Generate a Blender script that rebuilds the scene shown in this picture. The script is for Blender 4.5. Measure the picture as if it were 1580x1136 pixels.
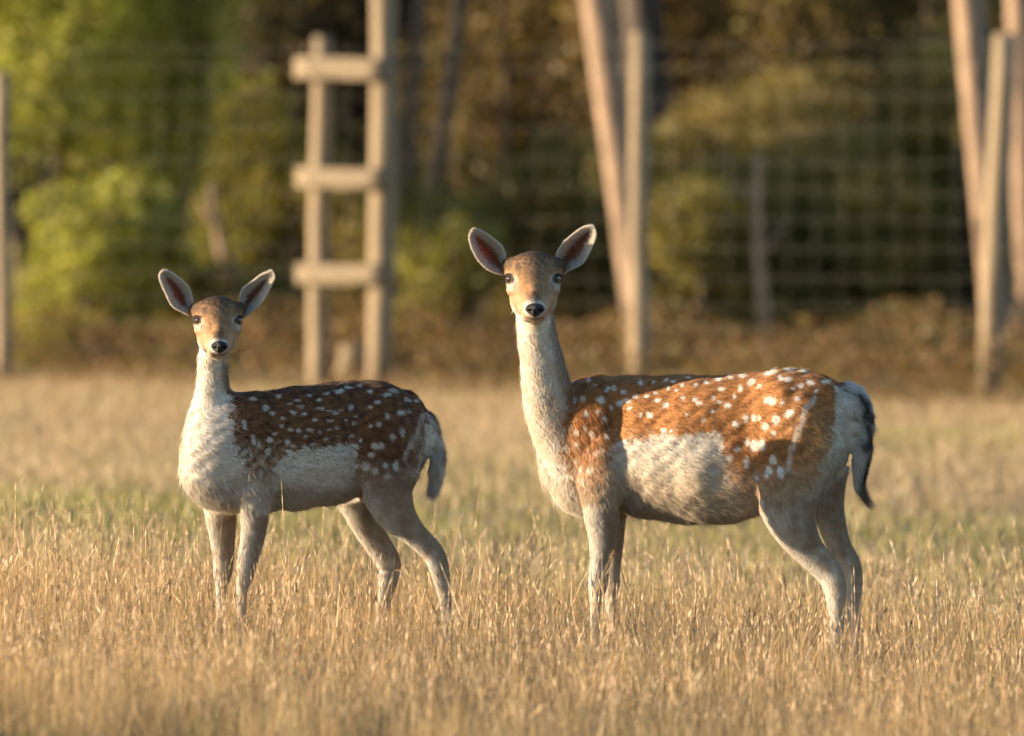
import bpy, math, random
import numpy as np
from mathutils import Vector
from mathutils.bvhtree import BVHTree
from mathutils.kdtree import KDTree

rng = np.random.default_rng(7)
random.seed(7)
scene = bpy.context.scene
COL = scene.collection
for o in list(bpy.data.objects):
    bpy.data.objects.remove(o)

# ------------------------------------------------------------------ camera
FPX = 13100.0            # focal length in photo pixels (1580 wide)
CAMH = 1.62
HY = 171.0               # photo row of the horizon
cam_d = bpy.data.cameras.new('camera')
cam = bpy.data.objects.new('camera', cam_d)
COL.objects.link(cam)
cam.location = (0, 0, CAMH)
cam.rotation_euler = (math.radians(90) - math.atan((568 - HY) / FPX), 0, 0)
cam_d.sensor_fit = 'HORIZONTAL'
cam_d.sensor_width = 36
cam_d.lens = 36 * FPX / 1580
cam_d.clip_start = 0.5
cam_d.clip_end = 600
cam_d.dof.use_dof = True
cam_d.dof.focus_distance = 24.68
cam_d.dof.aperture_fstop = (cam_d.lens / 1000) / 0.098
cam_d.dof.aperture_blades = 0
scene.camera = cam

# ------------------------------------------------------------------ light
SUN_EL = 7.6             # degrees above the horizon
SUN_BACK = 0.0           # degrees behind the picture plane, on the left
world = bpy.data.worlds.new('World')
scene.world = world
world.use_nodes = True
nt = world.node_tree
nt.nodes.clear()
wo = nt.nodes.new('ShaderNodeOutputWorld')
bg = nt.nodes.new('ShaderNodeBackground')
sky = nt.nodes.new('ShaderNodeTexSky')
sky.sky_type = 'NISHITA'
sky.sun_disc = False
sky.sun_elevation = math.radians(SUN_EL)
sky.sun_rotation = math.radians(-90 + SUN_BACK)
sky.air_density = 1.0
sky.dust_density = 0.6
sky.ozone_density = 2.5
bg.inputs['Strength'].default_value = 0.12
nt.links.new(sky.outputs[0], bg.inputs[0])
nt.links.new(bg.outputs[0], wo.inputs[0])
sun_d = bpy.data.lights.new('sun', 'SUN')
sun_d.energy = 5.0
sun_d.angle = math.radians(0.5)
sun_d.color = (1.0, 0.80, 0.55)
sun = bpy.data.objects.new('sun', sun_d)
COL.objects.link(sun)
e, b = math.radians(SUN_EL), math.radians(SUN_BACK)
SUNV = Vector((-math.cos(b) * math.cos(e), math.sin(b) * math.cos(e), math.sin(e)))
sun.rotation_euler = SUNV.to_track_quat('Z', 'Y').to_euler()
sun.location = SUNV * 60
vs = scene.view_settings
vs.view_transform = 'Standard'
vs.look = 'None'
vs.gamma = 1
vs.exposure = 1.62
vs.use_curve_mapping = False
cy = scene.cycles
cy.use_denoising = True
cy.max_bounces = 8
cy.diffuse_bounces = 4
cy.transmission_bounces = 4
cy.sample_clamp_indirect = 6
scene.render.hair_type = 'STRIP'
try:
    scene.cycles_curves.shape = 'THICK'
except Exception:
    pass

# ------------------------------------------------------------------ helpers
def P(px, py, d=0.0, Y0=25.0):
    """world point that stands d metres behind distance Y0 and shows at photo pixel px, py"""
    Y = Y0 + d
    return np.array([(px - 790) / FPX * Y, Y, CAMH + (HY - py) / FPX * Y])

def proj(p):
    return 790 + p[:, 0] / p[:, 1] * FPX, HY - (p[:, 2] - CAMH) / p[:, 1] * FPX

def wave(p, s, k=0):
    """smooth pseudo noise in -1..1 from summed sines"""
    r = np.random.default_rng(1000 + k)
    out = 0
    for i in range(6):
        v = r.normal(size=3); v /= np.linalg.norm(v)
        out = out + np.sin(p @ v * (2 * math.pi / s) * r.uniform(.6, 1.7) + r.uniform(0, 6.28))
    return out / 3.0

def ground_z(x, y):
    near = np.clip((40 - y) / 10.0, 0, 1)
    near = near * near * (3 - 2 * near)
    return near * (-0.055 * np.clip(x, -6, 6) - 0.014) + 0.015 * np.sin(x * 1.7 + y * .9) * np.sin(y * .8 - x * .6)

def new_mesh(name, v, f, mat=None, smooth=True, cols=None, attr='col'):
    me = bpy.data.meshes.new(name)
    v = np.asarray(v, dtype=np.float32)
    if isinstance(f, np.ndarray):
        n, k = f.shape
        me.vertices.add(len(v)); me.vertices.foreach_set('co', v.ravel())
        me.loops.add(n * k); me.loops.foreach_set('vertex_index', f.ravel().astype(np.int32))
        me.polygons.add(n); me.polygons.foreach_set('loop_start', np.arange(0, n * k, k, dtype=np.int32))
        me.update(calc_edges=True)
    else:
        me.from_pydata(v.tolist(), [], f)
        me.update()
    if smooth:
        me.polygons.foreach_set('use_smooth', np.ones(len(me.polygons), dtype=bool))
    if cols is not None:
        a = me.color_attributes.new(attr, 'FLOAT_COLOR', 'POINT')
        c = np.ones((len(v), 4), dtype=np.float32); c[:, :cols.shape[1]] = cols
        a.data.foreach_set('color', c.ravel())
    if mat:
        me.materials.append(mat)
    return me

def add(name, me, parent=None, loc=None):
    o = bpy.data.objects.new(name, me)
    COL.objects.link(o)
    if parent: o.parent = parent
    if loc is not None: o.location = loc
    return o

def tag(o, label=None, cat=None, group=None, kind=None):
    if label: o['label'] = label
    if cat: o['category'] = cat
    if group: o['group'] = group
    if kind: o['kind'] = kind
    return o

def empty(name, loc):
    o = bpy.data.objects.new(name, None)
    o.empty_display_size = .1
    COL.objects.link(o); o.location = loc
    return o

def unit(v):
    return v / (np.linalg.norm(v, axis=-1, keepdims=True) + 1e-12)

def ring_faces(nr, n, base=0, cap=True):
    f = []
    for i in range(nr - 1):
        for j in range(n):
            k = (j + 1) % n
            f.append((base + i * n + j, base + i * n + k, base + (i + 1) * n + k, base + (i + 1) * n + j))
    if cap:
        f.append(tuple(base + j for j in range(n))[::-1])
        f.append(tuple(base + (nr - 1) * n + j for j in range(n)))
    return f

def resample(st, m):
    """smooth (Catmull-Rom) interpolation of rows of numbers, m steps between rows"""
    st = np.array(st, float)
    n = len(st); out = []
    for i in range(n - 1):
        p0, p1, p2, p3 = st[max(i - 1, 0)], st[i], st[i + 1], st[min(i + 2, n - 1)]
        for k in range(m):
            t = k / m
            out.append(.5 * (2 * p1 + (p2 - p0) * t + (2 * p0 - 5 * p1 + 4 * p2 - p3) * t * t + (3 * p1 - p0 - 3 * p2 + p3) * t ** 3))
    out.append(st[-1])
    return np.array(out)

def tube(st, lateral, n=20, tangent=None, m=3, egg=0.0, power=2.0):
    """rows: x y z r_lateral r_other -> closed loft"""
    st = resample(st, m)
    c = st[:, :3]
    t = np.gradient(c, axis=0) if tangent is None else np.tile(tangent, (len(c), 1))
    t = unit(t)
    lat = np.tile(np.asarray(lateral, float), (len(c), 1))
    lat = unit(lat - (lat * t).sum(1, keepdims=True) * t)
    o = np.cross(t, lat)
    o[o[:, 2] < 0] *= -1 if abs(o[0, 2]) > .3 else 1
    a = np.linspace(0, 2 * math.pi, n, endpoint=False)
    ca, sa = np.cos(a), np.sin(a)
    ca = np.sign(ca) * np.abs(ca) ** (2 / power); sa = np.sign(sa) * np.abs(sa) ** (2 / power)
    w = (1 - egg * sa)
    V = c[:, None] + lat[:, None] * (st[:, 3, None] * ca * w)[..., None] + o[:, None] * (st[:, 4, None] * sa)[..., None]
    return V.reshape(-1, 3), ring_faces(len(c), n)

def ellipsoid(c, ax, n=20, m=12):
    """ax: 3 axis vectors (scaled)"""
    V = []; 
    for i in range(1, m):
        th = math.pi * i / m
        for j in range(n):
            ph = 2 * math.pi * j / n
            V.append(c + ax[0] * math.sin(th) * math.cos(ph) + ax[1] * math.sin(th) * math.sin(ph) + ax[2] * math.cos(th))
    V = np.array(V)
    return V, ring_faces(m - 1, n)

def box_vf(c, s, rot=None):
    v = np.array([[x, y, z] for x in (-.5, .5) for y in (-.5, .5) for z in (-.5, .5)]) * np.array(s)
    if rot is not None: v = v @ np.array(rot).T
    return v + np.array(c), [(0, 1, 3, 2), (4, 6, 7, 5), (0, 4, 5, 1), (2, 3, 7, 6), (0, 2, 6, 4), (1, 5, 7, 3)]

def join_vf(parts):
    V, F, o = [], [], 0
    for v, f in parts:
        V.append(np.asarray(v)); F += [tuple(i + o for i in q) for q in f]; o += len(v)
    return np.concatenate(V), F

# ------------------------------------------------------------------ materials
def mat_new(name):
    m = bpy.data.materials.new(name); m.use_nodes = True
    t = m.node_tree; b = t.nodes['Principled BSDF']
    return m, t, b

def N(t, kind, **kw):
    n = t.nodes.new(kind)
    for k, v in kw.items():
        if k in n.inputs: n.inputs[k].default_value = v
        else: setattr(n, k, v)
    return n

def mat_attr(name, attr='col', rough=.6, transl=0.0, noise=0.0, nscale=40, spec=.3, sheen=0, tcol=(1.1, 1.0, .7)):
    m, t, b = mat_new(name)
    a = N(t, 'ShaderNodeAttribute', attribute_name=attr)
    src = a.outputs['Color']
    if noise:
        tc = N(t, 'ShaderNodeTexCoord')
        nz = N(t, 'ShaderNodeTexNoise', Scale=nscale, Detail=4.0)
        t.links.new(tc.outputs['Object'], nz.inputs['Vector'])
        mr = N(t, 'ShaderNodeMapRange'); mr.inputs[3].default_value = 1 - noise; mr.inputs[4].default_value = 1 + noise
        t.links.new(nz.outputs[0], mr.inputs[0])
        mx = N(t, 'ShaderNodeVectorMath', operation='MULTIPLY')
        t.links.new(src, mx.inputs[0]); t.links.new(mr.outputs[0], mx.inputs[1])
        src = mx.outputs[0]
    t.links.new(src, b.inputs['Base Color'])
    b.inputs['Roughness'].default_value = rough
    b.inputs['Specular IOR Level'].default_value = spec
    if sheen:
        b.inputs['Sheen Weight'].default_value = sheen
    if transl:
        tr = N(t, 'ShaderNodeBsdfTranslucent')
        tm = N(t, 'ShaderNodeVectorMath', operation='MULTIPLY'); tm.inputs[1].default_value = tcol
        t.links.new(src, tm.inputs[0]); t.links.new(tm.outputs[0], tr.inputs[0])
        mix = N(t, 'ShaderNodeMixShader'); mix.inputs[0].default_value = transl
        t.links.new(b.outputs[0], mix.inputs[1]); t.links.new(tr.outputs[0], mix.inputs[2])
        t.links.new(mix.outputs[0], t.nodes['Material Output'].inputs[0])
    return m

def mat_ramp(name, stops, scale=(1, 1, 1), detail=6, rough=.85, bump=.3, bscale=1.0, noise_scale=4):
    m, t, b = mat_new(name)
    tc = N(t, 'ShaderNodeTexCoord'); mp = N(t, 'ShaderNodeMapping'); mp.inputs['Scale'].default_value = scale
    nz = N(t, 'ShaderNodeTexNoise', Scale=noise_scale, Detail=detail)
    t.links.new(tc.outputs['Object'], mp.inputs[0]); t.links.new(mp.outputs[0], nz.inputs['Vector'])
    cr = N(t, 'ShaderNodeValToRGB')
    el = cr.color_ramp.elements
    while len(el) < len(stops): el.new(.5)
    for e_, (p, c) in zip(el, stops):
        e_.position = p; e_.color = (*c, 1)
    t.links.new(nz.outputs[0], cr.inputs[0]); t.links.new(cr.outputs[0], b.inputs['Base Color'])
    b.inputs['Roughness'].default_value = rough
    if bump:
        bp = N(t, 'ShaderNodeBump', Strength=bump, Distance=.02)
        t.links.new(nz.outputs[0], bp.inputs['Height']); t.links.new(bp.outputs[0], b.inputs['Normal'])
    return m

def hair_mat(name):
    m, t, b = mat_new(name)
    a = N(t, 'ShaderNodeAttribute', attribute_name='fur_col')
    t.links.new(a.outputs['Color'], b.inputs['Base Color'])
    b.inputs['Roughness'].default_value = .55
    b.inputs['Specular IOR Level'].default_value = .25
    tr = N(t, 'ShaderNodeBsdfTranslucent')
    t.links.new(a.outputs['Color'], tr.inputs[0])
    mix = N(t, 'ShaderNodeMixShader'); mix.inputs[0].default_value = .36
    t.links.new(b.outputs[0], mix.inputs[1]); t.links.new(tr.outputs[0], mix.inputs[2])
    t.links.new(mix.outputs[0], t.nodes['Material Output'].inputs[0])
    return m

M_grass = mat_attr('dry_grass', transl=.3, rough=.5, spec=.35)
M_leaf = mat_attr('leaf', transl=.35, rough=.55, spec=.3, tcol=(1.2, 1.25, .5))
M_fur = hair_mat('fur')
M_skin = mat_attr('coat_base', rough=.8, noise=.15, nscale=60, spec=.15, sheen=.1)
M_ear = mat_attr('ear_skin', rough=.7, noise=.2, nscale=70, spec=.2, transl=.45, tcol=(1.3, .8, .6))
M_post = mat_ramp('weathered_post', [(.3, (.17, .125, .075)), (.55, (.26, .19, .115)), (.75, (.33, .25, .155))], (6, 6, .7), bump=.4)
M_rail = mat_ramp('sawn_rail', [(.3, (.14, .10, .06)), (.5, (.21, .155, .095)), (.7, (.10, .072, .043))], (.6, 6, 6), bump=.3)
M_bark = mat_ramp('pine_bark', [(.3, (.13, .08, .05)), (.5, (.26, .17, .11)), (.72, (.38, .26, .17))], (5, 5, 1.2), bump=.7, noise_scale=5)
M_barkd = mat_ramp('shaded_bark', [(.3, (.03, .022, .016)), (.7, (.085, .062, .045))], (5, 5, 1.5), bump=.7)  # trunk shade painted into a darker bark colour
M_twig = mat_ramp('twig_bark', [(.3, (.055, .038, .025)), (.7, (.13, .09, .055))], (8, 8, 2), bump=.2)
m, t, b = mat_new('fence_wire'); M_wire = m
tc = N(t, 'ShaderNodeTexCoord'); nz = N(t, 'ShaderNodeTexNoise', Scale=30.0); cr = N(t, 'ShaderNodeValToRGB')
cr.color_ramp.elements[0].color = (.19, .17, .13, 1); cr.color_ramp.elements[1].color = (.32, .29, .23, 1)
t.links.new(tc.outputs['Object'], nz.inputs['Vector']); t.links.new(nz.outputs[0], cr.inputs[0]); t.links.new(cr.outputs[0], b.inputs['Base Color'])
b.inputs['Roughness'].default_value = .45; b.inputs['Metallic'].default_value = 0
m, t, b = mat_new('eye_wet'); M_eye = m
tc = N(t, 'ShaderNodeTexCoord'); nz = N(t, 'ShaderNodeTexNoise', Scale=90.0); cr = N(t, 'ShaderNodeValToRGB')
cr.color_ramp.elements[0].color = (.006, .004, .003, 1); cr.color_ramp.elements[1].color = (.05, .022, .010, 1)
t.links.new(tc.outputs['Object'], nz.inputs['Vector']); t.links.new(nz.outputs[0], cr.inputs[0]); t.links.new(cr.outputs[0], b.inputs['Base Color'])
b.inputs['Roughness'].default_value = .04; b.inputs['Coat Weight'].default_value = .3; b.inputs['Specular IOR Level'].default_value = .45
M_nose = mat_ramp('nose_leather', [(.35, (.008, .007, .007)), (.7, (.035, .03, .03))], (1, 1, 1), rough=.40, bump=.6, noise_scale=320)
M_nose.node_tree.nodes['Principled BSDF'].inputs['Specular IOR Level'].default_value = .3

m, t, b = mat_new('nostril_dark'); M_nostril = m  # darkness of the nostril pits painted in, near-black without highlight
nz = N(t, 'ShaderNodeTexNoise', Scale=200.0); cr = N(t, 'ShaderNodeValToRGB')
cr.color_ramp.elements[0].color = (.002, .002, .002, 1); cr.color_ramp.elements[1].color = (.008, .006, .006, 1)
t.links.new(nz.outputs[0], cr.inputs[0]); t.links.new(cr.outputs[0], b.inputs['Base Color'])
b.inputs['Roughness'].default_value = 1; b.inputs['Specular IOR Level'].default_value = 0

# ------------------------------------------------------------------ ground
xs = np.concatenate([np.linspace(-160, -8, 16), np.linspace(-7, 7, 57), np.linspace(8, 160, 16)])
ys = np.concatenate([np.linspace(-30, 15, 10), np.linspace(16, 60, 150), np.linspace(64, 300, 16)])
gx, gy = np.meshgrid(xs, ys)
gz = ground_z(gx, gy)
gv = np.stack([gx, gy, gz], -1).reshape(-1, 3)
nx = len(xs)
i, j = np.meshgrid(np.arange(len(ys) - 1), np.arange(nx - 1), indexing='ij')
q = (i * nx + j).ravel()
gf = np.stack([q, q + 1, q + nx + 1, q + nx], -1)
m, t, b = mat_new('meadow_soil'); M_ground = m
tc = N(t, 'ShaderNodeTexCoord')
n1 = N(t, 'ShaderNodeTexNoise', Scale=.8, Detail=5.0); n2 = N(t, 'ShaderNodeTexNoise', Scale=9.0, Detail=8.0)
t.links.new(tc.outputs['Object'], n1.inputs['Vector']); t.links.new(tc.outputs['Object'], n2.inputs['Vector'])
c1 = N(t, 'ShaderNodeValToRGB'); c1.color_ramp.elements[0].color = (.11, .10, .04, 1); c1.color_ramp.elements[1].color = (.33, .24, .13, 1)
c1.color_ramp.elements[0].position = .35; c1.color_ramp.elements[1].position = .6
c2 = N(t, 'ShaderNodeValToRGB'); c2.color_ramp.elements[0].color = (.5, .5, .5, 1); c2.color_ramp.elements[1].color = (1.2, 1.2, 1.2, 1)
t.links.new(n1.outputs[0], c1.inputs[0]); t.links.new(n2.outputs[0], c2.inputs[0])
mx = N(t, 'ShaderNodeVectorMath', operation='MULTIPLY')
t.links.new(c1.outputs[0], mx.inputs[0]); t.links.new(c2.outputs[0], mx.inputs[1]); t.links.new(mx.outputs[0], b.inputs['Base Color'])
b.inputs['Roughness'].default_value = .95
ground = add('ground', new_mesh('ground', gv, gf, M_ground))
tag(ground, 'meadow ground of dry tan and green turf', kind='structure')

# ------------------------------------------------------------------ grass
def blades(n, x, y, h, w, lean, cols, segs=3, droop=.4, tipcol=None):
    """n curved blades as strips; arrays x,y,h,w,lean,(n,3) colours"""
    z = ground_z(x, y) - .01
    ang = rng.uniform(0, 2 * math.pi, n)            # lean direction
    fa = rng.uniform(0, math.pi, n)                 # facing of the strip
    side = np.stack([np.cos(fa), np.sin(fa), np.zeros(n)], -1)
    ld = np.stack([np.cos(ang), np.sin(ang), np.zeros(n)], -1)
    V = []; C = []
    base = np.stack([x, y, z], -1)
    ts = np.linspace(0, 1, segs + 1)
    for k, tt in enumerate(ts):
        c = base + ld * (lean * h * tt ** 1.6)[:, None]
        c[:, 2] += h * (tt - droop * lean * tt ** 2 * .5)
        wk = w * (1.0 - tt * .75)
        if k < segs:
            V += [c - side * wk[:, None] / 2, c + side * wk[:, None] / 2]
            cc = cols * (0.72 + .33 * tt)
            C += [cc, cc]
        else:
            V.append(c); C.append(cols * 1.06)
    nv = len(V)
    V = np.stack(V, 1).reshape(-1, 3); C = np.stack(C, 1).reshape(-1, 3)
    o = (np.arange(n) * nv)[:, None]
    tris = []
    for k in range(segs - 1):
        a = 2 * k
        tris += [(a, a + 1, a + 3), (a, a + 3, a + 2)]
    a = 2 * (segs - 1)
    tris.append((a, a + 1, a + 2))
    F = np.concatenate([o + np.array(tr)[None] for tr in tris])
    return V, F, C

def pal(n, cols, wts, jit=.16):
    cols = np.array(cols); k = rng.choice(len(cols), n, p=np.array(wts) / sum(wts))
    c = cols[k] * rng.uniform(1 - jit, 1 + jit, (n, 1)) * rng.uniform(.95, 1.05, (n, 3))
    return np.clip(c, 0, .9)

def merge(parts):
    V, F, C, o = [], [], [], 0
    for v, f, c in parts:
        V.append(v); F.append(f + o); C.append(c); o += len(v)
    return np.concatenate(V), np.concatenate(F), np.concatenate(C)

STRAW = [(.58, .39, .19), (.48, .305, .14), (.72, .52, .29), (.30, .18, .08), (.17, .18, .045)]
parts = []
# dense dry sward
n = 128000
x = rng.uniform(-2.35, 2.35, n); y = rng.uniform(20.2, 27.9, n)
pp = np.stack([x, y, x * 0], -1)
clump = wave(pp, .45, 1) + .6 * wave(pp, .16, 2)
keep = rng.random(n) < np.clip(.85 + .35 * clump, .25, 1)
x, y, clump = x[keep], y[keep], clump[keep]; n = len(x)
edge = np.clip((27.9 + .5 * wave(np.stack([x, y * 0, x * 0], -1), 1.2, 5) - y) / 1.0, .25, 1)
h = rng.gamma(9, .0165, n) * (1 + .16 * clump) * edge
patch = wave(np.stack([x, y * .6, x * 0], -1), 1.1, 6)
h = h * (1 + .14 * np.clip(patch, -1, .8))
cl = pal(n, STRAW, [5, 4, 2.5, 1.6, .8]) * (1.27 + .10 * patch)[:, None] * np.array([1, 1, 1])
lean = np.where(rng.random(n) < .16, rng.uniform(.5, 1.25, n), rng.gamma(2.2, .10, n))
parts.append(blades(n, x, y, h, rng.uniform(.0012, .0029, n), lean, cl))
# last year's flattened stems
n = 9000
x = rng.uniform(-2.3, 2.3, n); y = rng.uniform(20.3, 27.6, n)
parts.append(blades(n, x, y, rng.uniform(.12, .30, n), rng.uniform(.0015, .003, n), rng.uniform(.8, 1.6, n), pal(n, [(.46, .33, .19), (.30, .20, .11), (.62, .50, .34)], [3, 2, 1]), segs=4, droop=.7))
# thin upright stalks with seed heads
def stalks(n, x, y, h, cl, head=.25):
    out = [blades(n, x, y, h, np.full(n, .0017), rng.gamma(2, .07, n), cl, segs=4)]
    return out
n = 7000
x = rng.uniform(-2.3, 2.3, n); y = rng.uniform(20.6, 28.2, n)
h = rng.gamma(14, .018, n)
cl = pal(n, [(.56, .41, .26), (.40, .28, .17), (.18, .12, .08)], [5, 3, 1.2])
def seeded(n, x, y, h, lean, cl):
    st = rng.integers(0, 2 ** 31)
    V, F, C = blades(n, x, y, h, np.full(n, .0018), lean, cl, segs=5)
    nv = 11
    V = V.reshape(n, nv, 3)
    ax = V[:, 10] - V[:, 7]                          # along the head
    # zig-zag spikelets at the tip as small leaf faces
    Vs, Fs, Cs = [], [], []
    for k in range(7):
        t0 = k / 7
        c = V[:, 10] - ax * (1 - t0) * 1.15
        sd = unit(np.cross(ax, rng.normal(size=(n, 3)))) * (.0026 * (1 - .6 * t0) * rng.uniform(.5, 1.4, (n, 1)))
        up = ax * .22
        Vs.append(np.stack([c, c + sd + up * .5, c + up * 1.1], 1)); Vs.append(np.stack([c, c - sd + up * .5, c + up * 1.1], 1))
        Cs += [np.repeat((cl * 1.12)[:, None], 3, 1)] * 2
    Vs = np.concatenate(Vs).reshape(-1, 3); Cs = np.concatenate(Cs).reshape(-1, 3)
    Fs = np.arange(len(Vs)).reshape(-1, 3)
    return [(V.reshape(-1, 3), F, C), (Vs, Fs, Cs)]
parts += seeded(n, x, y, h, rng.gamma(2.0, .11, n), cl)
# a few taller stalks that stand out before the deer
tall = [(444, 24.2, 713), (410, 24.1, 800), (742, 24.4, 828), (700, 24.0, 830), (560, 24.3, 852), (1125, 24.2, 830), (1098, 23.9, 840), (1345, 24.0, 850), (30, 24.5, 770), (95, 24.4, 770), (160, 24.6, 760), (1540, 24.3, 850), (1450, 24.2, 850), (225, 24.5, 800), (1165, 24.3, 862), (860, 24.6, 850)]
x = np.array([(a - 790) / FPX * b_ for a, b_, _ in tall]); y = np.array([b_ for _, b_, _ in tall])
zt = np.array([CAMH + (HY - c_) / FPX * b_ for _, b_, c_ in tall])
parts += seeded(len(tall), x, y, zt - ground_z(x, y), rng.uniform(.03, .16, len(tall)), pal(len(tall), [(.60, .44, .27)], [1]))
# green undergrowth
n = 22000
x = rng.uniform(-2.4, 2.4, n); y = rng.uniform(20.2, 29, n)
pp = np.stack([x, y, x * 0], -1)
keep = rng.random(n) < np.clip(.35 + .6 * wave(pp, .7, 3) + .45 * np.clip((y - 26.6) / 1.5, 0, 1) + .45 * np.clip((22.6 - y) / 1.2, 0, 1) + .5 * np.clip((-x - .6) / 1.0, 0, 1) * np.clip((23.5 - y) / 1.5, 0, 1), .05, 1)
x, y = x[keep], y[keep]; n = len(x)
parts.append(blades(n, x, y, rng.gamma(9, .009, n), rng.uniform(.002, .004, n), rng.gamma(2.2, .15, n), pal(n, [(.14, .17, .045), (.22, .22, .07), (.30, .26, .11)], [3, 3, 2]), segs=2))
V, F, C = merge(parts)
tag(add('dry_grass', new_mesh('dry_grass', V, F, M_grass, smooth=False, cols=C)),
    'tall straw coloured dry grass in the foreground round the deer legs', 'grass', kind='stuff')

# shorter turf of the middle field
n = 190000
x = rng.uniform(-4.2, 4.2, n); y = 28 + 22.5 * rng.random(n) ** .9
pp = np.stack([x * .5, y, x * 0], -1)
band = np.clip(1 - np.abs(y - 31.5) / 4.8, 0, 1) * 1.0 + .30 * wave(pp * np.array([1, .45, 1]), 2.4, 11) + .12 * wave(pp, .8, 12)
g = rng.random(n) < np.clip(band, .06, .80)
dry = pal(n, [(.52, .375, .225), (.45, .31, .17), (.58, .44, .29), (.32, .22, .115)], [5, 4, 2, 1.2])
grn = pal(n, [(.30, .28, .075), (.40, .34, .11), (.22, .22, .055)], [3, 4, 2])
cl = np.where(g[:, None], grn, dry)
h = rng.gamma(8, .0075, n) * (1 + .5 * np.clip((y - 44) / 4, 0, 1))
V, F, C = blades(n, x, y, h, rng.uniform(.005, .010, n), rng.gamma(2.2, .14, n), cl, segs=1)
tag(add('short_grass', new_mesh('short_grass', V, F, M_grass, smooth=False, cols=C)),
    'short green and tan turf of the field behind the deer', 'grass', kind='stuff')

# bracken and dead litter along the fence
n = 110000
x = rng.uniform(-4.6, 4.6, n)
front = 48.9 - .55 * (x + 3)
front = np.clip(front, 45.0, 50)
y = front + rng.random(n) * 7.5
pp = np.stack([x, y, x * 0], -1)
hh = np.clip(.30 + .16 * wave(pp, 1.1, 21), .08, .6) * np.clip((y - front) / .9, .3, 1.2)
keep = rng.random(n) < np.clip(.7 + .4 * wave(pp, .9, 22), .2, 1)
x, y, hh = x[keep], y[keep], hh[keep]; n = len(x)
z = ground_z(x, y) + hh * rng.random(n)
c0 = np.stack([x, y, z], -1)
a1 = unit(rng.normal(size=(n, 3))); a2 = unit(np.cross(a1, rng.normal(size=(n, 3))))
s = rng.uniform(.012, .027, (n, 1))
V = np.stack([c0 - a1 * s, c0 - a2 * s * .45, c0 + a1 * s, c0 + a2 * s * .45], 1).reshape(-1, 3)
F = np.arange(len(V)).reshape(-1, 4)
gr = wave(np.stack([x, y, z * 0], -1), 1.7, 23)
cl = np.where((rng.random(n) < np.clip(.12 + .25 * gr, .02, .6))[:, None], pal(n, [(.14, .15, .04), (.20, .18, .06)], [1, 1]),
              pal(n, [(.24, .125, .055), (.29, .165, .08), (.17, .09, .04), (.30, .20, .10)], [4, 3, 3, 1.2]))
tag(add('bracken', new_mesh('bracken', V, F, M_leaf, smooth=False, cols=np.repeat(cl, 4, 0))),
    'low rusty brown bracken and dead litter along the fence foot', 'undergrowth', kind='stuff')

# ------------------------------------------------------------------ fence
def fence_Y(x): return 49.4 - .40 * (x + 3)
def pxX(px, Y): return (px - 790) / FPX * Y
def zof(py, Y): return CAMH + (HY - py) / FPX * Y

def pole_vf(p0, p1, r0, r1, n=10, wob=.006, k=0, steps=6):
    st = []
    for i in range(steps + 1):
        tt = i / steps
        c = np.array(p0) * (1 - tt) + np.array(p1) * tt
        w = wob * np.array([math.sin(7 * tt + k), math.cos(5 * tt + k * 2), 0])
        r = r0 * (1 - tt) + r1 * tt
        st.append([*(c + w), r * (1 + .05 * math.sin(9 * tt + k)), r])
    return tube(st, (1, 0, 0), n=n, m=1)

Y0 = fence_Y(0)
fence = tag(empty('wire_fence', (0, Y0, 0)), 'tall wire mesh deer fence on round wooden posts behind the field', 'fence')
FO = np.array([0, Y0, 0])
def fpart(name, vf, mat, smooth=True, parent=None, kind=None):
    o = add(name, new_mesh(name, vf[0] - FO, vf[1], mat, smooth), parent or fence)
    if kind: o['kind'] = kind
    return o
def fence_post(pxt, pyt, pxb, r, k, parent=None, top=None):
    Y = fence_Y(pxX(pxb, 48.5))
    p0 = (pxX(pxb, Y), Y, -.08); p1 = (pxX(pxt, Y), Y, zof(pyt, Y))
    return pole_vf(p0, p1, r * 1.05, r, k=k)
for k, (a_, b_, c_, r_) in enumerate([(2, 112, 5, .046), (987, 50, 985, .052), (1549, 52, 1526, .064), (-560, 60, -556, .055), (2080, 50, 2075, .055)]):
    fpart('fence_post', fence_post(a_, b_, c_, r_, k), M_post)
x0, x1 = -5.6, 5.6
hz = [.12, .26, .40, .54, .68, .84, 1.0, 1.17, 1.34, 1.52, 1.70, 1.86, 1.98]
for k, z in enumerate(hz):
    st = []
    for i in range(29):
        xx = x0 + (x1 - x0) * i / 28
        st.append([xx, fence_Y(xx) - .07, z + .012 * math.sin(xx * 1.3 + k) + .006 * math.sin(4 * xx + 2 * k), .0012, .0012])
    fpart('line_wire', tube(st, (0, 1, 0), n=5, m=1), M_wire)
vp = []
xx = x0
while xx < x1:
    yy = fence_Y(xx) - .075
    vp.append(tube([[xx, yy, .1, .0006, .0006], [xx + .012 * math.sin(xx * 5), yy, 1.0, .0006, .0006], [xx, yy, 1.98, .0006, .0006]], (1, 0, 0), n=4, m=1))
    xx += .155
fpart('stay_wires', join_vf(vp), M_wire, kind='stuff')

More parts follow.
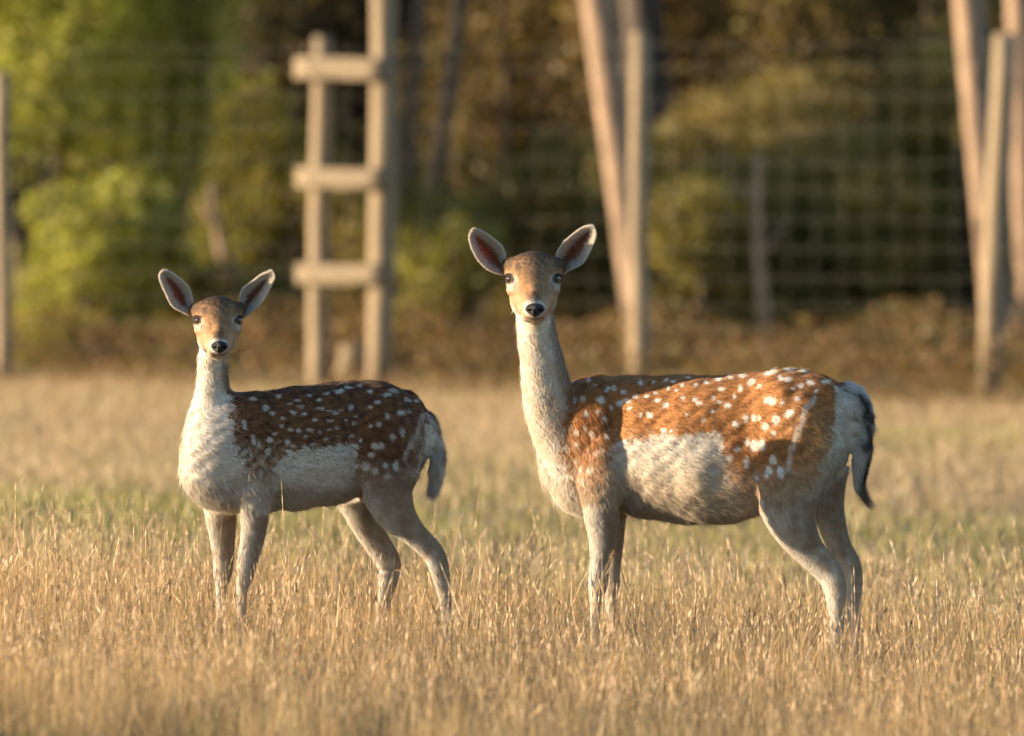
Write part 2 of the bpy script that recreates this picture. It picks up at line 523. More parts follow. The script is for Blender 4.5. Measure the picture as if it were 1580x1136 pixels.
# stile made of two poles and three rails
ys_ = fence_Y(pxX(540, 49)) - .16
stile = tag(empty('wooden_stile', (pxX(540, ys_), ys_, 0)), 'pale timber ladder stile of two poles and three thick rungs against the fence', 'stile')
SO = np.array([pxX(540, ys_), ys_, 0])
def spart(name, vf, mat, smooth=True):
    return add(name, new_mesh(name, vf[0] - SO, vf[1], mat, smooth), stile)
yr_ = ys_ - .24                                   # right pole stands nearer than the left one
spart('pole', pole_vf((pxX(491, ys_), ys_, -.1), (pxX(497, ys_), ys_, zof(56, ys_)), .066, .055, k=2), M_post)
spart('pole', pole_vf((pxX(586, yr_), yr_, -.1), (pxX(597, yr_), yr_, 3.4), .072, .076, k=5, steps=8), M_post)
def plank(c, s, tilt=0, k=0, yaw=0):
    ca, sa = math.cos(tilt), math.sin(tilt)
    v, f = [], []
    pr = [(-1, -.93), (-.9, -1), (.9, -1), (1, -.93), (1, .93), (.9, 1), (-.9, 1), (-1, .93)]
    for i in range(7):
        tt = i / 6 - .5
        sc = 1 + .04 * math.sin(i * 2.1 + k)
        for (u_, w_) in pr:
            v.append((tt * s[0], u_ * s[1] / 2 * sc, w_ * s[2] / 2 * sc + .004 * math.sin(i + k)))
    v = np.array(v) @ np.array([[ca, 0, sa], [0, 1, 0], [-sa, 0, ca]])
    cw, sw = math.cos(yaw), math.sin(yaw)
    v = v @ np.array([[cw, -sw, 0], [sw, cw, 0], [0, 0, 1]])
    return v + np.array(c), ring_faces(7, 8)
for k, (px, py, wpx, hpx) in enumerate([(546, 106, 134, 33), (547, 275, 130, 31), (547, 423, 130, 31)]):
    xa, ya_, xb, yb_ = pxX(px - wpx / 2, ys_), ys_ + .07, pxX(px + wpx / 2, yr_), yr_ - .07
    yw = math.atan2(ya_ - yb_, xb - xa)
    nx_, ny_ = -math.sin(yw), -math.cos(yw)
    c_ = ((xa + xb) / 2 + nx_ * .115, (ya_ + yb_) / 2 + ny_ * .115, zof(py, ys_ - .2))
    spart('rung', plank(c_, (math.hypot(xb - xa, ya_ - yb_), .07, hpx / FPX * ys_), .01 * (k - 1), k, yw), M_rail)
stump_y = 48.9
st = tag(add('cut_stump', new_mesh('cut_stump', *[(v_, f_) for v_, f_ in [pole_vf((0, 0, -.05), (.02, 0, .27), .105, .085, n=14, k=3)]][0], M_rail)),
         'short pale sawn log standing at the foot of the stile', 'log')
st.location = (pxX(541, stump_y), stump_y, 0)

# ------------------------------------------------------------------ trees and bushes
def leaf_cloud(n, clumps, size, cols, seed, shell=.55):
    """clumps: rows of cx cy cz rx ry rz ; returns small leaf faces"""
    r = np.random.default_rng(seed)
    cl = np.array(clumps, float)
    vol = cl[:, 3] * cl[:, 4] * cl[:, 5]
    k = r.choice(len(cl), n, p=vol ** .8 / (vol ** .8).sum())
    d = unit(r.normal(size=(n, 3)))
    rad = shell + (1 - shell) * r.random(n) ** .6
    rad *= 1 + .22 * wave(d * 1.0 + k[:, None], 1.1, seed)
    c = cl[k, :3] + d * rad[:, None] * cl[k, 3:6]
    a1 = unit(r.normal(size=(n, 3)) + np.array([0, 0, -.3])); a2 = unit(np.cross(a1, r.normal(size=(n, 3))))
    s = r.uniform(size * .6, size * 1.3, (n, 1))
    V = np.stack([c - a1 * s, c - a2 * s * .5, c + a1 * s, c + a2 * s * .5], 1).reshape(-1, 3)
    cols = np.array(cols)
    tone = cols[r.integers(0, len(cols), n)] * (1 + .25 * wave(c, .5, seed + 1))[:, None] * r.uniform(.8, 1.2, (n, 1))
    return V, np.arange(len(V)).reshape(-1, 4), np.repeat(np.clip(tone, .004, .8), 4, 0)

def random_clumps(cx, cy, cz, rx, ry, rz, n, seed, s=.42):
    r = np.random.default_rng(seed); out = []
    for _ in range(n):
        d = unit(r.normal(size=3)) * r.random() ** .45
        k = r.uniform(.6, 1.25) * s
        out.append([cx + d[0] * rx * .75, cy + d[1] * ry * .75, max(cz + d[2] * rz * .8, .25), rx * k, ry * k, rz * k * .9])
    return out

def stems_vf(base, tops, r, seed):
    rr = np.random.default_rng(seed); parts_ = []
    for (tx, ty, tz) in tops:
        p0 = np.array([base[0] + rr.uniform(-.06, .06), base[1] + rr.uniform(-.06, .06), -.05]); p1 = np.array([tx, ty, tz])
        mid = (p0 + p1) / 2 + rr.normal(size=3) * .06 * np.linalg.norm(p1 - p0) * np.array([1, 1, .2])
        parts_.append(tube([[*p0, r, r], [*mid, r * .7, r * .7], [*p1, r * .3, r * .3]], (1, .1, 0), n=7, m=4))
    return join_vf(parts_)

GREEN = [(.35, .36, .06), (.43, .41, .08), (.24, .245, .045), (.44, .37, .10)]
OLIVE = [(.20, .175, .045), (.25, .205, .06), (.12, .11, .028), (.28, .205, .075)]
BROWN = [(.21, .13, .06), (.27, .18, .09), (.13, .085, .04), (.18, .145, .05)]
DARK = [(.045, .044, .018), (.06, .053, .024), (.03, .03, .013)]

def bush(name, px, Y, w, h, cols, n, seed, label, cat='bush', size=.025, zc=None, group=None, dens=9):
    X = pxX(px, Y)
    root = tag(empty(name, (X, Y, 0)), label, cat, group)
    zc = h * .52 if zc is None else zc
    cl = random_clumps(0, 0, zc, w / 2, w / 2 * .75, h / 2, dens, seed)
    V, F, C = leaf_cloud(int(n * 2.1), cl, size, cols, seed)
    add('foliage', new_mesh('foliage', V, F, M_leaf, smooth=False, cols=C), root)
    vf = stems_vf((0, 0), [(c[0], c[1], c[2] + c[5] * .5) for c in cl[:7]], .02 + .008 * h, seed)
    add('stem', new_mesh('stem', vf[0], vf[1], M_twig), root)
    return root

bush('leafy_bush', 60, 52.6, 2.1, 4.2, GREEN, 15000, 31, 'bright yellow green leafy bush at the left edge behind the fence', dens=16)
bush('leafy_bush', 205, 53.2, 1.45, 3.9, GREEN, 11000, 32, 'bright green bush just right of the leftmost bush, above the smaller deer', dens=14)
bush('leafy_bush', 150, 51.4, 1.6, 1.5, GREEN[:3] + OLIVE[:2], 6000, 33, 'low green bush in front of the two tall bright bushes at left', dens=10)
bush('leafy_bush', 385, 54.5, 1.6, 1.9, OLIVE + GREEN[:1], 6500, 34, 'dull olive bush standing left of the ladder stile', dens=10)
bush('leafy_bush', 330, 51.8, 1.2, .95, OLIVE, 3500, 44, 'low olive scrub behind the head of the smaller deer', dens=8)
bush('leafy_bush', 700, 52.6, 1.5, 1.35, OLIVE + GREEN[:1], 5500, 35, 'low olive bush between the stile and the larger deer', dens=9)
bush('leafy_bush', 860, 53.6, 1.3, 1.6, OLIVE, 5000, 36, 'olive bush behind the head of the larger deer', dens=9)
bush('leafy_bush', 1090, 52.0, 1.5, 1.5, OLIVE, 7000, 37, 'olive bush just right of the middle fence post', dens=10)
bush('leafy_bush', 1260, 52.6, 2.1, 1.6, OLIVE, 7000, 38, 'olive green bush behind the rump of the larger deer', dens=14)
bush('leafy_bush', 1420, 52.4, 1.5, 1.9, OLIVE, 6500, 39, 'olive bush left of the right hand fence post', dens=10)
bush('leafy_bush', 1610, 52.0, 1.3, 1.9, OLIVE, 4500, 40, 'dull bush at the right edge of the picture', dens=9)
bush('leafy_bush', 985, 53.8, 1.8, 1.5, OLIVE, 6000, 61, 'dim olive bush behind the middle fence post', dens=12)
bush('leafy_bush', 1170, 54.2, 1.9, 1.9, OLIVE + BROWN[:2], 6500, 62, 'olive and brown bush behind the pale dead sapling', dens=12)
bush('leafy_bush', 1490, 53.6, 2.0, 2.1, OLIVE + BROWN[:2], 7000, 63, 'olive and brown bush behind the right hand fence post', dens=12)
bush('leafy_bush', 610, 54.4, 1.9, 1.5, OLIVE + BROWN[:1], 5500, 64, 'dim olive bush behind the foot of the tall stile pole', dens=12)
bush('brown_thicket', 960, 57.0, 2.4, 3.6, BROWN + DARK[:1], 6000, 65, 'dark brown thicket above the middle fence post', size=.034, dens=13)
bush('brown_thicket', 1150, 56.0, 2.4, 4.0, BROWN, 6500, 41, 'tall brown thicket with dead leaves right of the middle post', size=.034, dens=14)
bush('brown_thicket', 1380, 55.6, 2.4, 4.1, BROWN + OLIVE[:1], 7500, 42, 'tall brown thicket of dead leaves left of the right hand post', size=.034, dens=14)
bush('brown_thicket', 760, 56.6, 2.0, 3.3, BROWN + DARK[:1], 4200, 43, 'thin dark brown thicket above the head of the larger deer', size=.034, dens=11)
bush('brown_thicket', 440, 57.5, 2.0, 3.3, DARK + BROWN[:1], 4200, 45, 'dark brown thicket behind the ladder stile', size=.034, dens=11)

def snag(pxb, pxt, pyt, Y, r, seed, label):
    Xb = pxX(pxb, Y); root = tag(empty('dead_sapling', (Xb, Y, 0)), label, 'dead tree')
    zt_ = zof(pyt, Y); xt = pxX(pxt, Y) - Xb
    st = [[xt * q_ + .02 * math.sin(5 * q_ + seed), .05 * q_, -.05 + (zt_ + .05) * q_, r * (1 - .5 * q_), r * (1 - .5 * q_)] for q_ in np.linspace(0, 1, 7)]
    add('trunk', new_mesh('trunk', *tube(st, (1, 0, 0), n=9, m=2), M_bark), root)
    for q_, sd in ((.55, 1), (.75, -1)):
        p = np.array([xt * q_, 0, zt_ * q_]); e_ = p + np.array([sd * .14, .05, .2])
        add('branch', new_mesh('branch', *tube([[*p, r * .4, r * .4], [*e_, r * .15, r * .15]], (1, .3, 0), n=6, m=2), M_bark), root)

def tree(name, pxb, pxt, Y, r0, r1, H, mat, seed, label, crown, n=2600, bend=0, pyt=0, ztop=None, fork=None):
    Xb = pxX(pxb, Y); root = tag(empty(name, (Xb, Y, 0)), label, 'tree')
    z0 = zof(pyt, Y)                                  # pxt is where the stem leaves the frame
    sl = (pxX(pxt, Y) - Xb) / z0
    st = []
    for i in range(9):
        tt = i / 8; z = -.1 + (H + .1) * tt
        st.append([sl * z + bend * math.sin(tt * 5 + seed) * .1, .1 * math.sin(tt * 4 + seed) * tt, z, (r0 * (1 - tt) + r1 * tt) * (1.25 if i == 0 else 1), (r0 * (1 - tt) + r1 * tt) * (1.25 if i == 0 else 1)])
    add('trunk', new_mesh('trunk', *tube(st, (1, 0, 0), n=14, m=3), mat), root)
    r = np.random.default_rng(seed)
    top = np.array(st[-1][:3])
    for _ in range(4):
        k = r.uniform(.62, .95); p = np.array([sl * H * k, 0, H * k]); q_ = p + np.array([r.normal() * .9, r.normal() * .9, r.uniform(.4, 1.2)])
        add('limb', new_mesh('limb', *tube([[*p, r1 * .8, r1 * .8], [*((p + q_) / 2 + [0, 0, .1]), r1 * .5, r1 * .5], [*q_, r1 * .2, r1 * .2]], (1, .3, 0), n=8, m=3), mat), root)
    cl = random_clumps(top[0], top[1], H + .1, 1.7, 1.5, 1.3, 9, seed)
    V, F, C = leaf_cloud(n, cl, .06, crown, seed)
    add('crown', new_mesh('crown', V, F, M_leaf, smooth=False, cols=C), root)

tree('birch_tree', 989, 918, 50.9, .085, .135, 6.2, M_bark, 51, 'pale pinkish leaning trunk crossing behind the middle fence post', OLIVE, bend=.3)
tree('pine_tree', 1040, 990, 55.5, .14, .12, 7.5, M_barkd, 52, 'thick dark trunk in shade just right of the middle post', DARK)
tree('birch_tree', 1545, 1493, 50.3, .075, .115, 6.0, M_bark, 53, 'pale trunk rising left of the right hand fence post', OLIVE)
tree('birch_tree', 1592, 1572, 51.5, .08, .09, 6.4, M_bark, 54, 'pale brown trunk at the right edge of the picture', OLIVE)
tree('slim_tree', 600, 648, 53.0, .045, .05, 5.6, M_twig, 55, 'slim dim trunk leaning right just beside the tall stile pole', BROWN)
tree('slim_tree', 632, 712, 53.6, .05, .065, 5.8, M_twig, 56, 'slim pinkish trunk leaning right between the stile and the larger deer', BROWN)
snag(1178, 1172, 240, 50.9, .05, 1, 'thin pale dead sapling in front of the thicket behind the back of the larger deer')
snag(392, 322, 285, 52.0, .045, 2, 'thin dead sapling leaning left between the green bushes and the stile')

rd = np.random.default_rng(5)
k = 0
places = ['far left', 'left', 'left of centre', 'centre', 'right of centre', 'right', 'far right']
for row, (Yb, cnt, off) in enumerate([(60.5, 10, 0), (65, 9, .5)]):
    for i in range(cnt):
        X = -7.5 + 15.0 * (i + off) / (cnt - 1) + rd.uniform(-.3, .3)
        Yk = Yb + rd.uniform(-.8, .8); H = rd.uniform(6.5, 8.5)
        root = tag(empty('evergreen_tree', (X, Yk, 0)), 'dark dense evergreen in the wood far behind the fence', 'tree', 'dark evergreens at the back of the wood')
        cl = random_clumps(0, 0, 2.6, 1.35, 1.1, 2.8, 20, 100 + k, s=.36)
        V, F, C = leaf_cloud(6500, cl, .085, DARK + (BROWN[:1] if rd.random() < .4 else []), 100 + k, shell=.35)
        add('crown', new_mesh('crown', V, F, M_leaf, smooth=False, cols=C), root)
        add('trunk', new_mesh('trunk', *pole_vf((0, 0, -.1), (.1 * rd.normal(), 0, H), .13, .04, k=k), M_barkd), root)
        k += 1
# closed wood beyond
n = 60000
c = np.stack([rd.uniform(-16, 16, n), rd.uniform(69, 76, n), 7.5 * rd.random(n)], -1)
a1 = unit(rd.normal(size=(n, 3))); a2 = unit(np.cross(a1, rd.normal(size=(n, 3)))); s = rd.uniform(.09, .2, (n, 1))
V = np.stack([c - a1 * s, c - a2 * s * .6, c + a1 * s, c + a2 * s * .6], 1).reshape(-1, 3)
cc = np.array(DARK)[rd.integers(0, 3, n)] * rd.uniform(.7, 1.3, (n, 1))
tag(add('far_wood', new_mesh('far_wood', V, np.arange(len(V)).reshape(-1, 4), M_leaf, smooth=False, cols=np.repeat(cc, 4, 0))),
    'dark depth of the wood behind all the trees', 'wood', kind='stuff')

# ------------------------------------------------------------------ deer
PXM = FPX / 25.0
P_ = P
def lin(r, g, b_):
    return np.array([((v / 255) / 12.92 if v / 255 < .04045 else ((v / 255 + .055) / 1.055) ** 2.4) for v in (r, g, b_)])

def inpoly(x, y, poly):
    x = np.asarray(x); y = np.asarray(y); c = np.zeros(x.shape, bool)
    n = len(poly)
    for i in range(n):
        x1_, y1_ = poly[i]; x2_, y2_ = poly[(i + 1) % n]
        if y1_ == y2_: continue
        cond = ((y1_ > y) != (y2_ > y)) & (x < (x2_ - x1_) * (y - y1_) / (y2_ - y1_) + x1_)
        c ^= cond
    return c

def sstep(a, b_, x):
    t = np.clip((x - a) / (b_ - a), 0, 1); return t * t * (3 - 2 * t)

def mixc(c, d, w):
    return c * (1 - w[:, None]) + np.asarray(d) * w[:, None]

RUST = np.array((.47, .208, .068)); DBR = np.array((.115, .050, .022)); CREAM = np.array((.71, .655, .575))
GREY = np.array((.50, .42, .33)); SPOT = np.array((.78, .74, .66)); TAN = np.array((.46, .27, .13))

DEER = {}
DEER['doe'] = dict(
    yaw=23, pivot=1070, d0=0.0,
    torso=[(836, 668, 730, 20), (848, 632, 758, 40), (870, 597, 782, 50), (900, 582, 796, 57), (950, 579, 797, 65), (1000, 579, 799, 76),
           (1050, 579, 806, 80), (1100, 579, 809, 82), (1145, 576, 803, 70), (1185, 571, 790, 66), (1225, 569, 775, 71), (1255, 575, 757, 62),
           (1280, 584, 738, 50), (1297, 598, 722, 37), (1307, 624, 704, 20)],
    neck=[(912, 742, .105, 54, 50), (889, 706, .115, 54, 50), (869, 668, .11, 51, 50), (853, 632, .085, 46, 48), (842, 592, .05, 40, 45), (836, 555, .02, 36, 41), (829, 520, .005, 33, 38), (825, 485, .005, 31, 35), (824, 450, .015, 30, 34)],
    chest=[(882, 712, .12, 45, 48, 72), (894, 748, .10, 42, 44, 44), (938, 725, -.005, 44, 32, 70), (915, 660, 0.03, 42, 34, 62)],
    haunch=[(1232, 690, -.205, 62, 34, 92), (1250, 660, .0, 44, 40, 78), (1215, 740, -.19, 50, 30, 56)],
    legs=[  # rows px py d r_lateral r_foreaft
        dict(n='fl', st=[(925, 740, .0, 26, 36), (928, 790, -.02, 24, 30), (930, 830, -.02, 19, 23), (926, 870, -.02, 14, 17), (923, 900, -.02, 14, 17), (921, 925, -.02, 11, 12.5), (919, 955, -.02, 9, 9.5), (918, 1000, -.02, 9, 9), (917, 1025, -.02, 11, 12), (913, 'g', -.02, 11, 15)]),
        dict(n='fr', st=[(945, 750, .13, 24, 32), (946, 800, .14, 19, 22), (946, 840, .14, 15, 17), (944, 880, .14, 13, 15), (943, 905, .14, 13, 15), (943, 930, .14, 10, 11), (943, 960, .14, 8.5, 9), (943, 1000, .14, 9, 9), (942, 1020, .14, 11, 12), (938, 'g', .14, 11, 15)]),
        dict(n='hl', st=[(1222, 730, -.20, 34, 58), (1216, 772, -.20, 30, 50), (1226, 812, -.20, 24, 38), (1247, 848, -.19, 16, 27), (1276, 879, -.19, 13, 24), (1288, 903, -.19, 12.5, 21), (1291, 932, -.19, 11, 16.5), (1292, 962, -.19, 10, 13), (1292, 1005, -.19, 10, 11.5), (1290, 1030, -.19, 12, 14), (1284, 'g', -.19, 12, 17)]),
        dict(n='hr', st=[(1268, 720, -.02, 34, 44), (1272, 765, -.02, 28, 34), (1282, 800, -.02, 20, 25), (1294, 838, -.02, 15, 20), (1313, 875, -.02, 12, 19), (1318, 905, -.02, 11, 16), (1319, 935, -.02, 10, 13.5), (1319, 965, -.02, 9, 12), (1320, 1005, -.02, 10, 11), (1318, 1030, -.02, 12, 13), (1313, 'g', -.02, 12, 16)])],
    tail=[(1288, 602, -.14, 20, 16), (1308, 608, -.16, 27, 20), (1322, 632, -.18, 30, 22), (1326, 668, -.18, 26, 20), (1328, 708, -.18, 18, 14), (1326, 748, -.18, 7, 7)],
    head=dict(cx=823, cy=432, d=-.005, k=1.0, nose=2.5),
    ears=[dict(up=[(784, 414), (781, 403), (778, 388), (770, 376), (753, 363), (741, 356), (732, 354)], lo=[(778, 424), (767, 422), (753, 416), (738, 402), (728, 383), (724, 367), (728, 356)]),
          dict(up=[(861, 408), (858, 397), (864, 383), (873, 371), (893, 355), (903, 350), (911, 349)], lo=[(868, 424), (877, 418), (886, 414), (900, 405), (913, 381), (919, 362), (916, 351)])],
    brown=[(878, 585), (872, 640), (866, 700), (880, 735), (900, 765), (922, 778), (938, 755), (938, 712), (946, 682), (1000, 674), (1060, 670), (1106, 668), (1118, 684), (1116, 715), (1128, 745), (1160, 770), (1210, 790), (1245, 765), (1264, 725), (1284, 692), (1292, 640), (1306, 600), (1330, 560), (1200, 540), (878, 545)],
    relief=[(948, 640, 956, 780, 11, .009), (1150, 640, 1160, 760, 18, .006), (905, 700, 915, 640, 9, .004), (1196, 598, 1206, 604, 13, -.010), (1238, 700, 1262, 640, 12, .004), (1180, 785, 1205, 730, 10, -.005), (965, 690, 1090, 700, 14, -.003), (925, 600, 932, 680, 12, -.006)],
    ribs=(965, 1110, 625, 790),
    belly_top=672, fade=(700, 775), haunch_x=1118, rump_x=1288,
    stripe=[(1256, 616), (1244, 630), (1236, 655), (1228, 675), (1220, 698), (1217, 722)], stripe_w=4.6,
    spots=[(908,587,4,3),(918,594,3,2),(937,601,4,5),(948,599,5,4),(899,616,4,5),(887,619,3,6),(927,617,7,5),(905,638,5,5),(922,635,4,4),(957,623,6,5),(967,619,7,4),(962,605,4,4),(980,612,4,4),(998,612,4,4),(988,590,4,4),(1008,590,3,2),(1028,587,4,3),(1038,589,4,3),(1052,594,3,3),(1031,599,2.5,2.5),(1044,603,3,3),(1012,606,3,3),(1015,618,5,3),(1073,595,4,4),(1054,614,4,3),(1073,618,4,4),(1027,625,5,5),(1002,640,5,5),(989,640,3,4),(943,629,4,4),(971,631,4,3),(1036,664,5,3),(1024,664,4,3),(933,647,3,5),(913,671,3,6),(889,667,3,5),(889,685,3,5),(876,693,3,5),(920,700,3,5),(904,661,3,3),(910,726,5,6),(896,725,3,6),(888,712,3,5),(937,675,3,5),(929,696,5,3),(941,700,4,4),(900,745,3,5),(1188,619,10,7),(1207,621,4,4),(1230,615,4,4),(1218,638,8,5,-.6),(1197,648,6,8),(1181,659,5,6),(1150,646,5,7),(1163,645,4,6),(1172,646,3,4),(1135,656,4,6),(1195,669,4,4),(1153,683,4,8),(1164,688,6,10),(1176,687,6,9),(1193,710,6,8),(1185,729,6,11,.3),(1205,729,6,10),(1152,714,6,9),(1167,738,4,5),(1138,693,4,4),(1125,708,6,5),(1123,626,5,5),(1110,621,5,3),(1100,615,4,4),(1080,622,5,3),(1072,618,4,3),(1113,600,7,3),(1142,599,4,6),(1133,611,3,4),(1159,590,7,5,-.5),(1171,596,5,4),(1189,575,11,4,-.3),(1204,583,5,4),(1215,585,7,4),(1236,595,5,4),(1250,590,8,5,.4),(1216,570,9,3),(1240,572,8,3),(1274,589,7,4),(1224,601,3,3),(1290,598,3,3),(1260,603,3,3),(1090,590,4,3),(1108,586,5,3),(1128,583,5,3),(1062,583,4,2),(1145,580,6,3),(1100,634,3,3),(1060,640,3,2),(1086,648,3,3)])
DEER['fawn'] = dict(
    yaw=-13, pivot=480, d0=-.08, shift=-.32,
    torso=[(283, 690, 742, 18), (294, 648, 766, 36), (318, 618, 784, 48), (350, 607, 790, 54), (390, 606, 790, 56), (430, 602, 787, 59), (475, 596, 783, 62),
           (515, 591, 776, 59), (556, 588, 764, 54), (595, 592, 754, 58), (620, 600, 744, 52), (638, 611, 732, 43), (651, 628, 716, 30), (659, 652, 700, 16)],
    neck=[(338, 742, -.10, 58, 50), (329, 706, -.11, 56, 50), (326, 672, -.115, 47, 46), (326, 642, -.12, 39, 42), (328, 612, -.13, 31, 37), (328, 585, -.14, 27, 32), (328, 558, -.15, 25, 29), (331, 535, -.155, 24.5, 27), (333, 510, -.16, 25, 27)],
    chest=[(326, 712, -.11, 50, 48, 62), (345, 745, -.11, 48, 46, 46), (392, 735, -.18, 38, 28, 60), (372, 670, -.15, 34, 28, 55)],
    haunch=[(598, 690, -.13, 54, 28, 80), (622, 670, .06, 42, 34, 70), (592, 735, -.10, 42, 26, 46)],
    legs=[
        dict(n='fl', st=[(336, 755, -.04, 24, 30), (340, 795, -.03, 18, 26), (343, 830, -.03, 13, 20.5), (344, 865, -.03, 11, 17.5), (343, 885, -.03, 11.5, 16), (341, 905, -.03, 9, 11), (340, 935, -.03, 8, 8.5), (340, 975, -.03, 8, 8), (339, 995, -.03, 10, 11), (336, 'g', -.03, 10, 13)]),
        dict(n='fr', st=[(388, 755, -.18, 25, 34), (392, 795, -.18, 18, 24), (389, 830, -.18, 13, 19.5), (382, 865, -.18, 11, 17), (377, 888, -.18, 11, 15.5), (373, 910, -.18, 9, 10.5), (372, 940, -.18, 8, 8.5), (372, 975, -.18, 8, 8), (370, 997, -.18, 10, 11), (367, 'g', -.18, 10, 13)]),
        dict(n='hl', st=[(602, 720, -.13, 30, 50), (598, 755, -.13, 26, 42), (612, 792, -.12, 20, 32), (638, 822, -.11, 13, 21), (665, 850, -.10, 11.5, 18.5), (676, 872, -.10, 11, 17.5), (682, 900, -.10, 9.5, 14), (687, 930, -.10, 8.5, 11.5), (691, 970, -.10, 8.5, 9.5), (692, 992, -.10, 10, 12), (688, 'g', -.10, 10, 14)]),
        dict(n='hr', st=[(565, 720, .04, 28, 46), (553, 760, .05, 24, 36), (562, 800, .06, 18, 27), (580, 835, .07, 14, 22), (598, 865, .07, 12, 21), (600, 888, .07, 11, 19), (596, 910, .07, 9, 14), (590, 935, .07, 8, 11), (583, 970, .07, 8.5, 9.5), (580, 992, .07, 10, 12), (576, 'g', .07, 10, 14)])],
    tail=[(648, 630, .04, 12, 12), (660, 650, .0, 13, 13), (669, 680, -.01, 15, 13), (673, 708, -.01, 16, 13), (673, 732, -.01, 13, 10), (670, 752, -.01, 7, 6)],
    head=dict(cx=335.5, cy=496, d=-.20, k=.86, nose=3.5),
    ears=[dict(up=[(299, 482), (297, 466), (293, 448), (281, 433), (270, 425), (262, 420), (255, 418)], lo=[(292, 487), (282, 482), (266, 473), (255, 452), (249, 438), (246, 427), (250, 419)]),
          dict(up=[(371, 474), (370, 462), (373, 449), (382, 440), (394, 431), (404, 424), (416, 419)], lo=[(376, 490), (388, 481), (402, 468), (414, 449), (419, 438), (423, 428), (420, 420)])],
    brown=[(352, 600), (358, 640), (366, 690), (384, 735), (402, 757), (420, 745), (428, 712), (442, 698), (500, 690), (544, 684), (552, 702), (548, 732), (560, 755), (600, 775), (632, 750), (650, 710), (662, 660), (668, 630), (690, 600), (600, 560), (352, 570)],
    relief=[(425, 640, 432, 770, 9, .007), (552, 640, 560, 745, 13, .010), (590, 604, 598, 608, 11, -.008), (395, 620, 402, 700, 10, -.005), (560, 760, 585, 715, 9, -.004)],
    ribs=(440, 530, 630, 775),
    belly_top=690, fade=(705, 765), haunch_x=550, rump_x=655,
    stripe=[(652, 640), (647, 655), (640, 675), (630, 692), (624, 706)], stripe_w=4,
    spots=[(597,642,5,6),(585,655,5,4),(572,657,4,3),(606,674,6,6),(621,668,5,8),(582,688,12,7),(573,702,6,5),(564,720,8,9),(578,727,6,6),(594,718,4,6),(611,720,5,10),(598,736,7,5),(618,637,8,4),(630,635,3,3),(570,605,5,4),(597,609,8,3),(582,621,5,4),(571,629,4,3),(541,629,4,5),(526,633,4,2),(494,631,9,2.5,.2),(507,634,4,2.5),(517,637,8,3,.2),(486,648,4,3),(469,639,6,2.5),(464,627,6,2.5),(491,618,4,3),(477,664,7,3,.3),(471,673,4,2.5),(493,667,4,2),(508,663,4,3),(520,661,4,2.5),(509,649,6,2.5),(533,649,4,2.5),(545,653,3.5,4),(549,642,5,2.5),(503,678,4,3),(482,686,5,3),(469,688,4,4),(542,673,5,3),(557,679,2.5,5),(522,604,11,4),(538,598,9,3),(503,607,7,3),(606,603,11,3,.3),(629,617,9,3,.4),(643,618,5,3),(391,616,8,3),(409,630,6,5),(377,655,4,10,-.25),(390,680,4,10,-.2),(377,699,3,7),(388,699,2.5,9),(412,697,3.5,7),(415,679,6,6),(400,731,5,10),(403,714,3.5,7),(451,636,7,3.5),(464,628,5,2),(448,663,5,3.5),(461,665,4,3),(443,682,6,5),(453,689,5,3.5),(470,688,4,3),(400,687,3,6),(420,638,5,3.5),(447,623,5,2.5),(434,657,4,2.5),(424,670,5,3),(460,617,4,2.5),(436,645,4,3),(478,610,5,2.5),(430,612,5,2.5),(555,596,6,2.5)])

